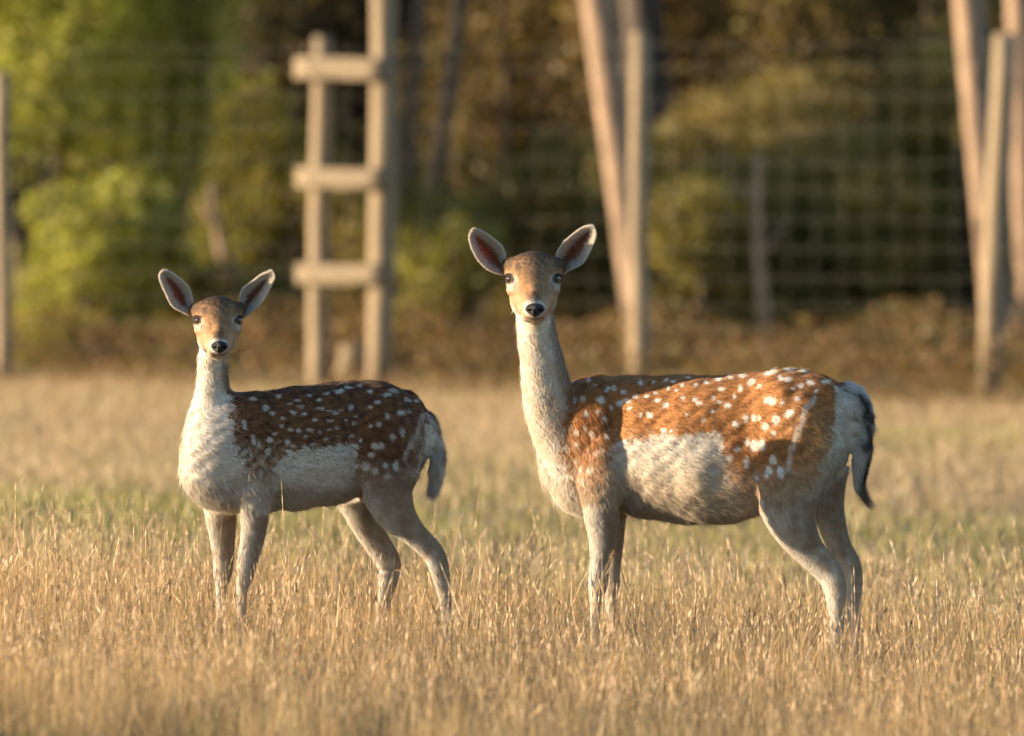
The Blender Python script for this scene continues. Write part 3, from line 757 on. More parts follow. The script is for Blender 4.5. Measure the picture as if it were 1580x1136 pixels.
def build_deer(key, name, label, nhair):
    D = DEER[key]
    P = lambda a, b_, d=0.0: P_(a, b_, d + D.get('shift', 0))
    ya = math.radians(D['yaw']); s_ = 1 / PXM
    u = np.array([math.cos(ya), -math.sin(ya), 0]); lat = np.array([-math.sin(ya), -math.cos(ya), 0])
    dax = lambda px: D['d0'] - (px - D['pivot']) * math.tan(ya) / PXM
    parts = []; SK = []          # skeleton samples: pos, flow dir, radius, region id
    def sk(p, f, r, reg): SK.append((np.array(p), unit(np.array(f, float)), r, reg))
    # torso
    st = [[*P(px, (tp + bt) / 2, dax(px)), hw * s_, (bt - tp) / 2 * s_] for px, tp, bt, hw in D['torso']]
    parts.append(tube(st, lat, n=32, tangent=u, m=4, egg=.10, power=2.15))
    for q_ in st[1:]:
        sk(q_[:3], u + [0, 0, -.28], min(q_[3], q_[4]), 0)
        sk(np.array(q_[:3]) + [0, 0, q_[4] * .5], u + [0, 0, -.05], q_[3] * .7, 0)
        sk(np.array(q_[:3]) - [0, 0, q_[4] * .55], u + [0, 0, -.5], q_[3] * .7, 4)
    # neck
    st = [[*P(a, b_, d), (rx - 2.5) * s_, (rd_ - 2) * s_] for a, b_, d, rx, rd_ in D['neck']]
    parts.append(tube(st, (1, 0, 0), n=28, m=4))
    for q_ in st[:-1]: sk(q_[:3], (0.05, 0, -1), q_[3], 1)
    for a, b_, d, rx, ry, rz in D['chest']:
        c = P(a, b_, d); parts.append(ellipsoid(c, [u * rx * s_, lat * ry * s_, np.array([0, 0, rz * s_])]))
    for a, b_, d, rx, ry, rz in D['chest'][:2]:
        sk(P(a, b_, d), (.25, 0, -1), rx * s_, 2)
    for a, b_, d, rx, ry, rz in D['chest'][2:]:
        sk(P(a, b_ + 20, d), (.45, 0, -1), rx * s_, 3)
    for a, b_, d, rx, ry, rz in D['haunch']:
        c = P(a, b_, d); parts.append(ellipsoid(c, [u * rx * s_, lat * ry * s_, np.array([0, 0, rz * s_])]))
        sk(c, u * .7 + [0, 0, -.7], rx * s_ * .8, 0)
    # legs
    for L in D['legs']:
        st = []
        for a, b_, d, rl, rf in L['st']:
            if b_ == 'g':
                q_ = P(a, 1000, d); q_[2] = ground_z(q_[0], q_[1]) + .012
            else:
                q_ = P(a, b_, d)
            st.append([*q_, rl * s_, rf * s_])
        st.append([st[-1][0] - .008, st[-1][1], st[-1][2] - .014, st[-1][3] * .9, st[-1][4] * .95])
        parts.append(tube([[*q_[:3], q_[3] * 1.18 - 1.6 * s_, q_[4] - 1.8 * s_] for q_ in st], lat, n=18, m=4))
        c = np.array(st)[:, :3]
        for i_ in range(1, len(c) - 1):
            sk(c[i_], c[i_ + 1] - c[i_ - 1], st[i_][3], 5)
            sk((c[i_] + c[i_ + 1]) / 2, c[i_ + 1] - c[i_], st[i_][3], 5)
    # tail
    st = [[*P(a, b_, d), r1 * s_, r2 * s_ ] for a, b_, d, r1, r2 in D['tail']]
    st2 = [[*q_[:3], q_[3] * .7, q_[4] * .7] for q_ in st]
    parts.append(tube(st2, (1, 0, 0), n=14, m=3))
    c = np.array(st)[:, :3]
    for i_ in range(1, len(c)):
        sk(c[i_], (c[i_] - c[i_ - 1]) + [0.0, 0, -.01], .043, 6)
    # head
    H = D['head']; k = H['k']; cx, cy, hd = H['cx'], H['cy'], H['d']
    def hp(x_, y_, z_): return P(cx + x_ * k, cy - y_ * k, hd - z_ * k * s_)
    hst = [(0, -10, -66, 22, 26), (0, -1, -50, 37, 37), (0, 2, -30, 42, 40), (0, 3, -8, 43.5, 41), (0, -5, 12, 40, 39), (1, -15, 30, 34, 35),
           (1, -25, 48, 28, 30), (2, -34, 64, 23.5, 25), (2, -42, 78, 21, 22), (2.5, -48, 89, 19, 19.5), (2.5, -52, 97, 14, 14), (2.5, -54, 101, 7, 8)]
    if key == 'fawn': hst = [(a * 1.5, b_, c_ * .95 if c_ > 0 else c_, w_, h_) for a, b_, c_, w_, h_ in hst]
    st = [[*hp(a, b_, c_), w_ * k * s_, h_ * k * s_] for a, b_, c_, w_, h_ in hst]
    parts.append(tube(st, (1, 0, 0), n=32, m=4, egg=-.02, power=2.1))
    for i_ in range(1, len(st)):
        sk(st[i_][:3], np.array(st[i_ - 1][:3]) - np.array(st[i_][:3]) + [0, 0, .004], st[i_][3] * 1.05, 7)
    E3 = lambda x_, y_, z_, a, b_, c_: parts.append(ellipsoid(hp(x_, y_, z_), [np.array([a, 0, 0]) * k * s_, np.array([0, 0, b_]) * k * s_, np.array([0, c_, 0]) * k * s_], n=16, m=10))
    for sg in (-1, 1):
        E3(sg * 34, 11, 3, 12, 7, 14)       # brow
        E3(sg * 30, -16, 12, 12, 9, 20)     # cheek bone
        E3(sg * 19, -26, 2, 18.5, 29, 34)    # cheek and jaw
        E3(sg * 9, -57, 78, 11, 9, 15)      # lips
        E3(sg * 38, 22, -34, 14, 13, 13)    # ear root
        E3(sg * 26, 24, -14, 19, 13, 18)
        E3(sg * 13, -41, 44, 12, 15, 30)    # lip side     # skull bosses
    parts.append(tube([[*hp(a, b_, c_), 11 * k * s_, 10 * k * s_] for a, b_, c_ in [(0, 22, 16), (.5, 8, 36), (1.5, -6, 54), (2, -17, 70), (2, -27, 84)]], (1, 0, 0), n=14, m=3))
    E3(0, -52, 40, 15, 13, 34)              # lower jaw
    E3(2, -64, 72, 11, 6.5, 14)             # chin
    sk(hp(0, -52, 20), hp(0, -60, -30) - hp(0, -52, 20), 24 * s_, 7)
    sp_ = np.array([s0[0] for s0 in SK]); sf_ = np.array([s0[1] for s0 in SK]); sr_ = np.array([s0[2] for s0 in SK]); sg_ = np.array([s0[3] for s0 in SK])
    def regions(p):
        reg = np.empty(len(p), int); flow = np.empty((len(p), 3)); 
        for i0 in range(0, len(p), 20000):
            q_ = p[i0:i0 + 20000]
            d_ = np.linalg.norm(q_[:, None] - sp_[None], axis=2) - sr_[None] 
            reg[i0:i0 + 20000] = sg_[d_.argmin(1)]
            w_ = np.exp(-(d_ - d_.min(1, keepdims=True)) / .012)
            flow[i0:i0 + 20000] = unit(w_ @ sf_)
        return reg, flow
    # vertex normals
    def vnormals(v, q_):
        fn = np.cross(v[q_[:, 2]] - v[q_[:, 0]], v[q_[:, 3]] - v[q_[:, 1]])
        out = np.zeros_like(v)
        for c_ in range(3):
            for j_ in range(4): out[:, c_] += np.bincount(q_[:, j_], fn[:, c_], len(v))
        return unit(out)
    # fuse
    V, F = join_vf(parts)
    me0 = new_mesh('tmp', V, F)
    ob = bpy.data.objects.new('tmp', me0); COL.objects.link(ob)
    md = ob.modifiers.new('r', 'REMESH'); md.mode = 'VOXEL'; md.voxel_size = .0042; md.adaptivity = 0
    dg = bpy.context.evaluated_depsgraph_get()
    me = bpy.data.meshes.new_from_object(ob.evaluated_get(dg))
    bpy.data.objects.remove(ob); bpy.data.meshes.remove(me0)
    nv = len(me.vertices)
    co = np.empty(nv * 3, np.float32); me.vertices.foreach_get('co', co); co = co.reshape(-1, 3).astype(float)
    ed = np.empty(len(me.edges) * 2, np.int32); me.edges.foreach_get('vertices', ed); ed = ed.reshape(-1, 2)
    deg = np.bincount(ed.ravel(), minlength=nv)[:, None]
    def lap(x_, w, its):
        for _ in range(its):
            s2 = np.zeros_like(x_)
            for c_ in range(x_.shape[1]):
                s2[:, c_] = np.bincount(ed[:, 0], x_[ed[:, 1], c_], nv) + np.bincount(ed[:, 1], x_[ed[:, 0], c_], nv)
            x_ = x_ + w * (s2 / deg - x_)
        return x_
    px, py = proj(co)
    hc = hp(0, 0, 0)
    hdist = np.linalg.norm((co - hp(0, -20, 20)) * [1, 1, 1], axis=1)
    thin = np.clip((py - (790 if key == 'doe' else 780)) / 50, 0, 1)
    vr0, _ = regions(co)
    wbody = np.clip(1 - thin * .93, .07, 1) * np.where(vr0 == 6, .12, 1) * np.where(hdist < 85 * k * s_, .26, 1)
    # subtle muscle relief before the final smoothing
    co = lap(co, (wbody * .8)[:, None], 22)
    q0 = np.empty(len(me.loops), np.int32); me.loops.foreach_get('vertex_index', q0); q0 = q0.reshape(-1, 4)
    n0 = vnormals(co, q0); pa, pb = proj(co)
    tor = (vr0 <= 4) & (vr0 != 1) & (vr0 != 2)
    def trough(x0_, y0_, x1_, y1_, w_, dep):
        ab = np.array([x1_ - x0_, y1_ - y0_]); t_ = np.clip(((pa - x0_) * ab[0] + (pb - y0_) * ab[1]) / (ab @ ab), -.15, 1.15)
        dd = np.hypot(pa - x0_ - t_ * ab[0], pb - y0_ - t_ * ab[1]); return -dep * np.exp(-(dd / w_) ** 2)
    dsp = np.zeros(nv)
    for g__ in D['relief']: dsp += trough(*g__)
    rx0, rx1, ry0, ry1 = D['ribs']
    dsp += .0016 * np.sin((pa + .35 * (pb - ry0)) / 11.0) * sstep(rx0, rx0 + 25, pa) * sstep(rx1, rx1 - 30, pa) * sstep(ry0, ry0 + 30, pb) * sstep(ry1, ry1 - 30, pb)
    dsp += .003 * wave(co, .12, 33) + .0014 * wave(co, .05, 34)
    dsp = np.where(tor, dsp, 0); dsp = lap(dsp[:, None], np.full((nv, 1), .8), 8)[:, 0]
    co = co + n0 * dsp[:, None]
    me.vertices.foreach_set('co', co.astype(np.float32).ravel()); me.update()
    nf = len(me.polygons)
    fl = np.empty(len(me.loops), np.int32); me.loops.foreach_get('vertex_index', fl)
    assert len(fl) == nf * 4
    quads = fl.reshape(-1, 4)
    bpy.data.meshes.remove(me)
    # ears: cupped leaf surfaces with thickness
    earV, earF, earC = [], [], []; off = 0; ear_inf = []
    for ei, E in enumerate(D['ears']):
        up = np.array(E['up'], float); lo = np.array(E['lo'], float)
        def rs(a, n_):
            d_ = np.r_[0, np.cumsum(np.linalg.norm(np.diff(a, axis=0), axis=1))]; d_ /= d_[-1]
            t_ = np.linspace(0, 1, n_); return np.stack([np.interp(t_, d_, a[:, i]) for i in (0, 1)], -1)
        NS, NT = 26, 17
        up = resample(up, 6); lo = resample(lo, 6)
        U_, L_ = rs(up, NS), rs(lo, NS)
        tip = (U_[-1] + L_[-1]) / 2
        tt = np.linspace(0, 1, NT)
        pts = U_[:, None] * (1 - tt[None, :, None]) + L_[:, None] * tt[None, :, None]
        wd = np.linalg.norm(U_ - L_, axis=1)
        cup = (1 - (2 * tt - 1) ** 2)[None, :] ** .8 * wd[:, None] * .52
        sv = np.linspace(0, 1, NS)
        # outer side opens toward the flanks a little
        base = -36 * k + 14 * sv[:, None] * k + (tt[None] - .5) * wd[:, None] * (.25)
        depth = base - cup
        fr = np.array([[P(pts[i_, j_, 0], pts[i_, j_, 1], hd - depth[i_, j_] * s_) for j_ in range(NT)] for i_ in range(NS)])
        nrm = np.cross(np.gradient(fr, axis=0), np.gradient(fr, axis=1)); nrm = unit(nrm)
        if nrm[NS // 2, NT // 2, 1] > 0: nrm = -nrm     # toward the camera side
        edge_t = (1 - np.abs(2 * tt - 1) ** 6)[None, :] * (1 - sv[:, None] ** 12)
        bk = fr - nrm * (.0022 + .0022 * edge_t)[..., None]
        n_ = NS * NT
        vv = np.concatenate([fr.reshape(-1, 3), bk.reshape(-1, 3)])
        ff = []
        for i_ in range(NS - 1):
            for j_ in range(NT - 1):
                a = i_ * NT + j_
                ff.append((a, a + 1, a + NT + 1, a + NT)); ff.append((n_ + a, n_ + a + NT, n_ + a + NT + 1, n_ + a + 1))
        for i_ in range(NS - 1):
            for j_ in (0, NT - 1):
                a = i_ * NT + j_; ff.append((a, a + NT, n_ + a + NT, n_ + a))
        for j_ in range(NT - 1):
            for i_ in (0, NS - 1):
                a = i_ * NT + j_; ff.append((a, a + 1, n_ + a + 1, n_ + a))
        S2, T2 = np.meshgrid(sv, tt, indexing='ij')
        ear_inf.append(dict(fr=fr, bk=bk, nrm=nrm, sv=S2, tt=T2, right=ei))
        earV.append(vv); earF += [tuple(q + off for q in f_) for f_ in ff]; off += len(vv)
        er = np.abs(2 * T2 - 1)
        inner = mixc(np.tile((.30, .11, .055), (n_, 1)), CREAM * .95, sstep(.35, .9, er.ravel() + .35 * sstep(.65, 1, S2.ravel()) + .1 * sstep(.3, 0, S2.ravel())))
        outer = mixc(np.tile((.30, .20, .12), (n_, 1)), CREAM * .8, sstep(.75, 1, er.ravel()))
        earC += [inner, outer]
    earV = np.concatenate(earV); earC = np.concatenate(earC)
    # ------------- colour of the coat as a function of place
    hcen = proj(hp(0, 0, 0)[None]); hx0, hy0 = hcen[0][0], hcen[1][0]
    def coat(p, nr, reg, jit):
        n_ = len(p)
        px, py = proj(p)
        pxo, pyo = px, py
        if jit:
            px = px + rng.normal(size=n_) * jit; py = py + rng.normal(size=n_) * jit
        big = 9.5 if jit else 2
        zx = px + rng.normal(size=n_) * big + 5 * wave(p, .03, 64); zy = py + rng.normal(size=n_) * big * .8 + 4 * wave(p, .03, 65)
        c = np.tile(GREY, (n_, 1))
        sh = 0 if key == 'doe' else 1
        # belly patch
        wb = wave(p, .05, 61)
        low = sstep(D['belly_top'] + 5, D['belly_top'] + 100, py)
        c = mixc(c, mixc(np.tile(CREAM * .88, (n_, 1)), (.55, .45, .33) if not sh else (.60, .55, .47), low), (reg <= 4) * 1.0)
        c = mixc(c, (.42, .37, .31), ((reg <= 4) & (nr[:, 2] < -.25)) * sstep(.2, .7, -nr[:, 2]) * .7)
        if jit:
            fk = (rng.random(n_) < np.clip(.20 + .25 * wave(p, .03, 68), 0, .5)) & (reg <= 4) & (reg != 1) & (reg != 2)
            c = mixc(c, (.40, .25, .13), fk * .6)
        br = inpoly(zx, zy, D['brown']) & (reg < 6)
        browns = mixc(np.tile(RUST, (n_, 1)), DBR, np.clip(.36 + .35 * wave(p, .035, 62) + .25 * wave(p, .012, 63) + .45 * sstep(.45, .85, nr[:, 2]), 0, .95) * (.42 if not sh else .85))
        if sh: browns = browns * np.array((.46, .48, .62))  # same brown darkened and cooled: flank shade painted into the fawn's coat
        fd = sstep(D['fade'][0], D['fade'][1], py) * (px > D['haunch_x'] - 8)
        browns = mixc(browns, GREY * np.array((.92, .86, .8)), fd * .9)
        fs = np.clip(sstep(D['fade'][0] - 40, D['fade'][1] + 5, zy) + .35 * wave(p, .022, 66), 0, 1) * (px < D['haunch_x'] - 100) * (py > D['belly_top'] - 12)
        browns = mixc(browns, (.56, .44, .31), fs * .85)
        ft = sstep(D['haunch_x'] + 60, D['rump_x'], px) * sstep(D['brown'][0][1] + 30, D['brown'][0][1] + 90, py)
        browns = mixc(browns, (.50, .33, .17) if not sh else (.30, .22, .15), ft * .6)
        c = np.where(br[:, None], browns, c)
        # haunch and outer thigh
        th = (px > D['haunch_x'] + 5) & (py > D['fade'][1] - 40) & (reg != 6) & ~br
        c = np.where((th & (reg <= 4))[:, None], GREY * .98, c)
        rump = sstep(D['rump_x'] - 3, D['rump_x'] + 5, px) * (reg <= 4) * (py < (760 if not sh else 730)) * (py > (598 if not sh else 655))
        c = mixc(c, (.66, .60, .52), rump * .9)
        # spots
        sp = np.zeros(n_)
        on = br | ((reg <= 3) & (py < D['belly_top']))
        ux_, uy_ = 1.3 * wave(p, .02, 91), 1.2 * wave(p, .02, 92)
        for s0 in D['spots']:
            dx, dy = px + ux_ - s0[0], py + uy_ - s0[1]
            if len(s0) > 4:
                ca_, sa_ = math.cos(s0[4]), math.sin(s0[4]); dx, dy = ca_ * dx + sa_ * dy, -sa_ * dx + ca_ * dy
            sp = np.maximum(sp, .93 * sstep(1.3, .7, np.sqrt((dx / s0[2]) ** 2 + (dy / s0[3]) ** 2) * (1.22 if sh else 1.08)))
        S_ = np.array(D['stripe'], float)
        for a, b2 in zip(S_[:-1], S_[1:]):
            ab = b2 - a; t_ = np.clip(((px - a[0]) * ab[0] + (py - a[1]) * ab[1]) / (ab @ ab), 0, 1)
            dd = np.hypot(px - a[0] - t_ * ab[0], py - a[1] - t_ * ab[1])
            sp = np.maximum(sp, sstep(1.3, .6, dd / D['stripe_w'] + .45 * wave(p, .02, 93)) * .58)
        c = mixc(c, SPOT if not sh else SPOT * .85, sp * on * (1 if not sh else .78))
        # neck and chest
        nk = (reg == 1) | (reg == 2)
        nc = mixc(np.tile(CREAM, (n_, 1)), (.66, .55, .42), np.clip(.3 + .4 * wb, 0, .7))
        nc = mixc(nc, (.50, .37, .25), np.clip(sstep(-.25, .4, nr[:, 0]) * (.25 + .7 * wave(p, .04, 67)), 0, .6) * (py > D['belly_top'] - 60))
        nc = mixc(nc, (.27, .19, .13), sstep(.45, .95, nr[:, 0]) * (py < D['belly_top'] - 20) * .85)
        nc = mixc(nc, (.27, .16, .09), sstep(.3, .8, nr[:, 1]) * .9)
        c = np.where((nk & ~br)[:, None], nc, c)
        # legs
        lg = reg == 5
        gz_ = ground_z(p[:, 0], p[:, 1]); hgt = p[:, 2] - gz_
        lc = mixc(np.tile(GREY * 1.08, (n_, 1)), CREAM * .97, np.clip(sstep(-.45, .3, -nr[:, 0]) + .3 * wb, 0, 1))  # cream leg fronts, widened toward the sun to paint a broader lit side
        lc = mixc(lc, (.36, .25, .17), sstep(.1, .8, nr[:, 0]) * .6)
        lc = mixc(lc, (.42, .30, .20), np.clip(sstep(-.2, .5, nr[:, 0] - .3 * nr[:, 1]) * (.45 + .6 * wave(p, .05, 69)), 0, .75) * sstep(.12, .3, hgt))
        lc = mixc(lc, (.66, .53, .41), sstep(.36, .1, hgt) * .5)
        lc = mixc(lc, (.05, .045, .04), (hgt < .035) * 1.0)
        c = np.where((lg & ~br)[:, None], lc, c)
        # tail
        tl = reg == 6
        TA = np.array(D['tail']); tcx = np.interp(py, TA[:, 1], TA[:, 0]); tr_ = np.interp(py, TA[:, 1], TA[:, 3])
        to = (px - tcx) / tr_
        if sh == 0:
            tc_ = mixc(np.tile((.66, .62, .56), (n_, 1)), (.045, .028, .02), sstep(.2, .5, to + .2 * wb))
            tc_ = mixc(tc_, (.68, .63, .60), sstep(.6, .85, to + .25 * wb) * sstep(672, 645, py))
            tc_ = mixc(tc_, (.12, .06, .04), sstep(.18, .05, np.abs(to + .45)) * (py < 650) * .6)
        else:
            tc_ = mixc(np.tile((.74, .68, .60), (n_, 1)), (.14, .085, .055), sstep(.45, .9, to + .2 * wb))
            tc_ = mixc(tc_, (.66, .60, .52), sstep(690, 725, py) * .8)
        c = np.where(tl[:, None], tc_, c)
        # head
        hm = reg == 7
        x_ = (px - hx0) / k; y_ = -(py - hy0) / k
        if key == 'fawn': x_ = x_ - 1.5 * np.clip(-y_ / 40, 0, 1) - .3
        else: x_ = x_ - 1.5 * np.clip(-y_ / 40, 0, 1)
        ax_ = np.abs(x_)
        CR2 = 0; m1, m2, m3 = wave(p, .014, 71), wave(p, .03, 72), wave(p, .006, 73)
        hc_ = np.tile((.35, .195, .09), (n_, 1)) * (1 + .18 * m2 + .12 * m3)[:, None]
        hc_ = mixc(hc_, (.44, .28, .165), sstep(14, 28, ax_) * sstep(0, -18, y_) * .75)                 # paler cheeks
        vee = sstep(-12, 30, y_ - ax_ * .35)
        hc_ = mixc(hc_, (.085, .05, .03), np.clip(vee * (.40 + .85 * m1 + .5 * m3), 0, .85))           # dark mottled crown
        hc_ = mixc(hc_, (.07, .05, .038), sstep(33, 43, y_ + .12 * ax_) * .85)
        hc_ = mixc(hc_, (.085, .055, .038), sstep(28, 36, ax_) * sstep(12, 22, y_) * .85)
        hc_ = mixc(hc_, (.07, .05, .04), sstep(6.5, 3, np.hypot(x_ + 24, (y_ - 20) * .75) + 1.5 * m3) * .8)        # dark tuft
        hc_ = mixc(hc_, CREAM * .95, sstep(1.25, .75, np.hypot((ax_ - 37) / 13, (y_ + 3) / np.where(y_ > -3, 12.5, 14)) + .10 * m3) * .55)   # pale round the eye
        hc_ = mixc(hc_, CREAM * .97, sstep(5, -3, y_ + 57 - (ax_ - 19) * 1.05 + 2 * m3) * (ax_ > 12) * .95)       # jaw
        hc_ = mixc(hc_, (.46, .31, .21), sstep(34, 22, np.hypot(ax_, (y_ + 50) * 1.25)) * .7)          # pinkish lips
        hc_ = mixc(hc_, (.68, .62, .55), sstep(18.5, 15.5, np.hypot(ax_, (y_ + 44) * 1.2)) * .75)         # pale rim of the nose
        hc_ = mixc(hc_, (.10, .065, .05), sstep(12, 3, np.hypot(x_ * .8, (y_ + 27) * 1.0) + 2 * m3) * .8)          # smudge above nose
        hc_ = mixc(hc_, (.66, .56, .42), sstep(-61, -65, y_) * .9)                                      # chin
        hc_ = mixc(hc_, (.06, .04, .03), sstep(1.7, .5, np.abs(y_ + 60.5 - .012 * ax_ * ax_)) * (ax_ < 17) * .6)   # mouth
        hc_ = mixc(hc_, (.03, .02, .015), sstep(9.6, 7.4, np.hypot((ax_ - 38) / 1.1, (y_ - 1) / .92)) * .97)     # lid skin
        hc_ = mixc(hc_, (.06, .04, .03), sstep(2.5, 1.0, np.abs((ax_ - 28.5) * .85 + (y_ + 9) * .35)) * sstep(6, 4, np.abs(y_ + 9)) * .65)
        hc_ = mixc(hc_, (.30, .20, .13), sstep(0, .5, nr[:, 1]))
        c = np.where(hm[:, None], hc_, c)
        return np.clip(c, .01, .85)
    vn = vnormals(co, quads)
    vreg, _ = regions(co)
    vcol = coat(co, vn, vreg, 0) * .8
    base = P((D['torso'][4][0] + D['torso'][-4][0]) / 2, 1000, D['d0']); base[2] = ground_z(base[0], base[1])
    root = tag(empty(name, base), label, 'deer')
    nb = len(co)
    allV = np.concatenate([co, earV]) - base
    F_all = [tuple(q_) for q_ in quads.tolist()] + [tuple(i_ + nb for i_ in f_) for f_ in earF]
    bm_ = new_mesh('body', allV, F_all, M_skin, cols=np.concatenate([vcol, earC]))
    bm_.materials.append(M_ear)
    mi = np.zeros(len(F_all), np.int32); mi[len(quads):] = 1
    bm_.polygons.foreach_set('material_index', mi)
    body = add('body', bm_, root)
    # eyes
    bvh = BVHTree.FromPolygons(co.tolist(), quads.tolist())
    eyes = []
    for sg in (-1, 1):
        o_ = hp(sg * 37, 1, 60); o_[1] -= .3
        hit, nn, _, _ = bvh.ray_cast(Vector(o_), Vector((0, 1, 0)))
        if hit is None: hit = Vector(hp(sg * 36, 1, 10)); nn = Vector((sg, -1, 0)).normalized()
        hit = np.array(hit); nn = unit(np.array([sg * .75, -.66, .02]))
        ax1 = unit(np.cross(nn, [0, 0, 1])); ax2 = np.cross(ax1, nn)
        cc_ = hit - nn * .0064 * k
        v_, f_ = ellipsoid(cc_, [ax1 * .0172 * k, ax2 * .0128 * k, nn * .0128 * k], n=24, m=16)
        add('eye', new_mesh('eye', v_ - base, f_, M_eye), root)
        # upper lid with lashes
        a_ = np.linspace(-1.25, 1.25, 9)
        pts_ = [cc_ + ax1 * .0182 * k * math.sin(q_) + ax2 * .0140 * k * math.cos(q_) * 1.0 + nn * .0062 * k for q_ in a_]
        lid = tube([[*q_, .0016 * k, .0016 * k] for q_ in pts_], nn, n=6, m=2)
        add('eyelid', new_mesh('eyelid', lid[0] - base, lid[1], M_nose), root)
        eyes.append((cc_, nn))
    # nose pad with nostrils
    nc = hp(H['nose'], -46.5, 97.5)
    V_ = []; nu, nvv = 40, 28
    for i_ in range(1, nvv):
        th = math.pi * i_ / nvv
        for j_ in range(nu):
            ph = 2 * math.pi * j_ / nu
            dx_, dz_, dy_ = math.sin(th) * math.cos(ph), math.cos(th), math.sin(th) * math.sin(ph)   # x, up, back
            w_ = 15.0 * (1 + .12 * max(dz_, -.2)) * (1 if dz_ > 0 else (1 - .62 * abs(dz_) ** 1.5))
            r_ = 1.0
            if dy_ < .3:
                for sg in (-1, 1):
                    q_ = math.hypot((dx_ - sg * .58) / .20, (dz_ - .02 + .5 * (sg * dx_ - .58)) / .16)
                    r_ -= .55 * math.exp(-q_ ** 3)
                r_ -= .10 * math.exp(-(dx_ / .07) ** 2) * (dz_ < .2)
            V_.append(nc + np.array([dx_ * w_, dy_ * 12, dz_ * 11.0]) * r_ * k * s_)
    nV = np.array(V_); nF = ring_faces(nvv - 1, nu)
    nm = new_mesh('nose', nV - base, nF, M_nose); nm.materials.append(M_nostril)
    for pl, f_ in zip(nm.polygons, nF):
        c_ = nV[list(f_)].mean(0) - nc; dx_, dz_ = c_[0] / (15 * k * s_), c_[2] / (11 * k * s_)
        if c_[1] < 0 and any(math.hypot((dx_ - sg * .54) / .22, (dz_ - .02 + .5 * (sg * dx_ - .54)) / .20) < 1 for sg in (-1, 1)): pl.material_index = 1
    add('nose', nm, root)
    # ------------- fur
    a0 = co[quads]
    area = .5 * np.linalg.norm(np.cross(a0[:, 2] - a0[:, 0], a0[:, 3] - a0[:, 1]), axis=1)
    fc = a0.mean(1); freg = vreg[quads[:, 0]]
    _, fpy = proj(fc)
    dens = area * np.where(freg == 7, 3.0, np.where(freg == 5, 1.5, 1.0)) * np.where(vn[quads[:, 0], 1] > .35, .35, 1)
    dens = dens * np.where(freg == 6, 2.2, 1)
    fi = rng.choice(len(quads), nhair, p=dens / dens.sum())
    uu, vv_ = rng.random((2, nhair, 1))
    q4 = a0[fi]
    root_p = (q4[:, 0] * (1 - uu) + q4[:, 1] * uu) * (1 - vv_) + (q4[:, 3] * (1 - uu) + q4[:, 2] * uu) * vv_
    nr = vn[quads[fi, 0]]
    reg, flow = regions(root_p)
    ok = np.ones(nhair, bool)
    for cc_, nn in eyes: ok &= np.linalg.norm(root_p - cc_, axis=1) > .0145 * k
    ok &= np.linalg.norm((root_p - nc) / np.array([1.25, 1, 1]), axis=1) > 12.5 * k * s_
    root_p, nr, reg, flow = root_p[ok], nr[ok], reg[ok], flow[ok]
    n_ = len(root_p)
    Lr = {0: .0135, 1: .0125, 2: .022, 3: .0175, 4: .016, 5: .011, 6: .034, 7: .0085}
    ln = np.array([Lr[i_] for i_ in range(8)])[reg] * rng.uniform(.65, 1.25, n_)
    px, py = proj(root_p)
    ln = np.where((reg == 5), ln * (1 + .8 * sstep(900, 800, py)), ln)
    ln = np.where((reg == 4) & (nr[:, 2] < -.3), ln * 1.25, ln)
    hx_ = np.abs(px - hx0) / k; hy_ = -(py - hy0) / k
    ln = np.where((reg == 7) & (hy_ < -25), ln * .65, ln)
    ln = np.where((reg == 7) & (hy_ > 28), ln * 1.4, ln)
    if key == 'fawn': ln = np.where(reg < 5, ln * .9, ln)
    longh = (rng.random(n_) < .02) & (reg < 5)
    ln = np.where(longh, ln * 2.1, ln)
    fl_ = flow + .14 * np.stack([wave(root_p, .045, 81), wave(root_p, .045, 82), wave(root_p, .045, 83)], -1) * np.where(reg == 7, .35, 1.0)[:, None] + .17 * rng.normal(size=(n_, 3))
    nc_ = 26000
    seeds = root_p[rng.choice(n_, nc_, replace=False)]
    kd = KDTree(nc_)
    for i_ in range(nc_): kd.insert(seeds[i_], i_)
    kd.balance()
    cid = np.array([kd.find(q_)[1] for q_ in root_p.tolist()])
    cdir = rng.normal(size=(nc_, 3)) * .10; ctone = rng.normal(1, .10, nc_)
    soft = np.array([1, .4, .55, .9, .9, .7, .8, .4])[reg]
    fl_ = fl_ + cdir[cid] * soft[:, None]
    fl_ = unit(fl_ - (fl_ * nr).sum(1, keepdims=True) * nr)
    lift = np.array([.22, .22, .38, .32, .28, .20, .26, .24])[reg] * rng.uniform(.5, 1.5, n_) + longh * .25
    T_ = np.array([0, .35, .7, 1.0])
    g_ = np.array([0, 0, -1.0])
    pts_ = []
    for tt in T_:
        q_ = root_p - nr * .001 + fl_ * (ln * np.cos(lift) * tt)[:, None] + nr * (ln * np.sin(lift) * (tt - .35 * tt * tt))[:, None] + g_ * (ln * .12 * tt * tt)[:, None]
        pts_.append(q_)
    hair = np.stack(pts_, 1)
    pull = (seeds[cid] - root_p) * (.38 * soft)[:, None]
    hair[:, 2] += pull * .55; hair[:, 3] += pull
    hair[:, 3] += rng.normal(size=(n_, 3)) * (ln * .07)[:, None]
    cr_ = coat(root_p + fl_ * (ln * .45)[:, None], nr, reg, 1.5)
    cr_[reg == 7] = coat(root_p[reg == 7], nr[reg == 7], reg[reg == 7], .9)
    cr_ = np.where(((cr_[:, 0] < .5) & (cr_[:, 2] < .12) & (reg < 5) & (rng.random(n_) < .22))[:, None], cr_ * .42, cr_)
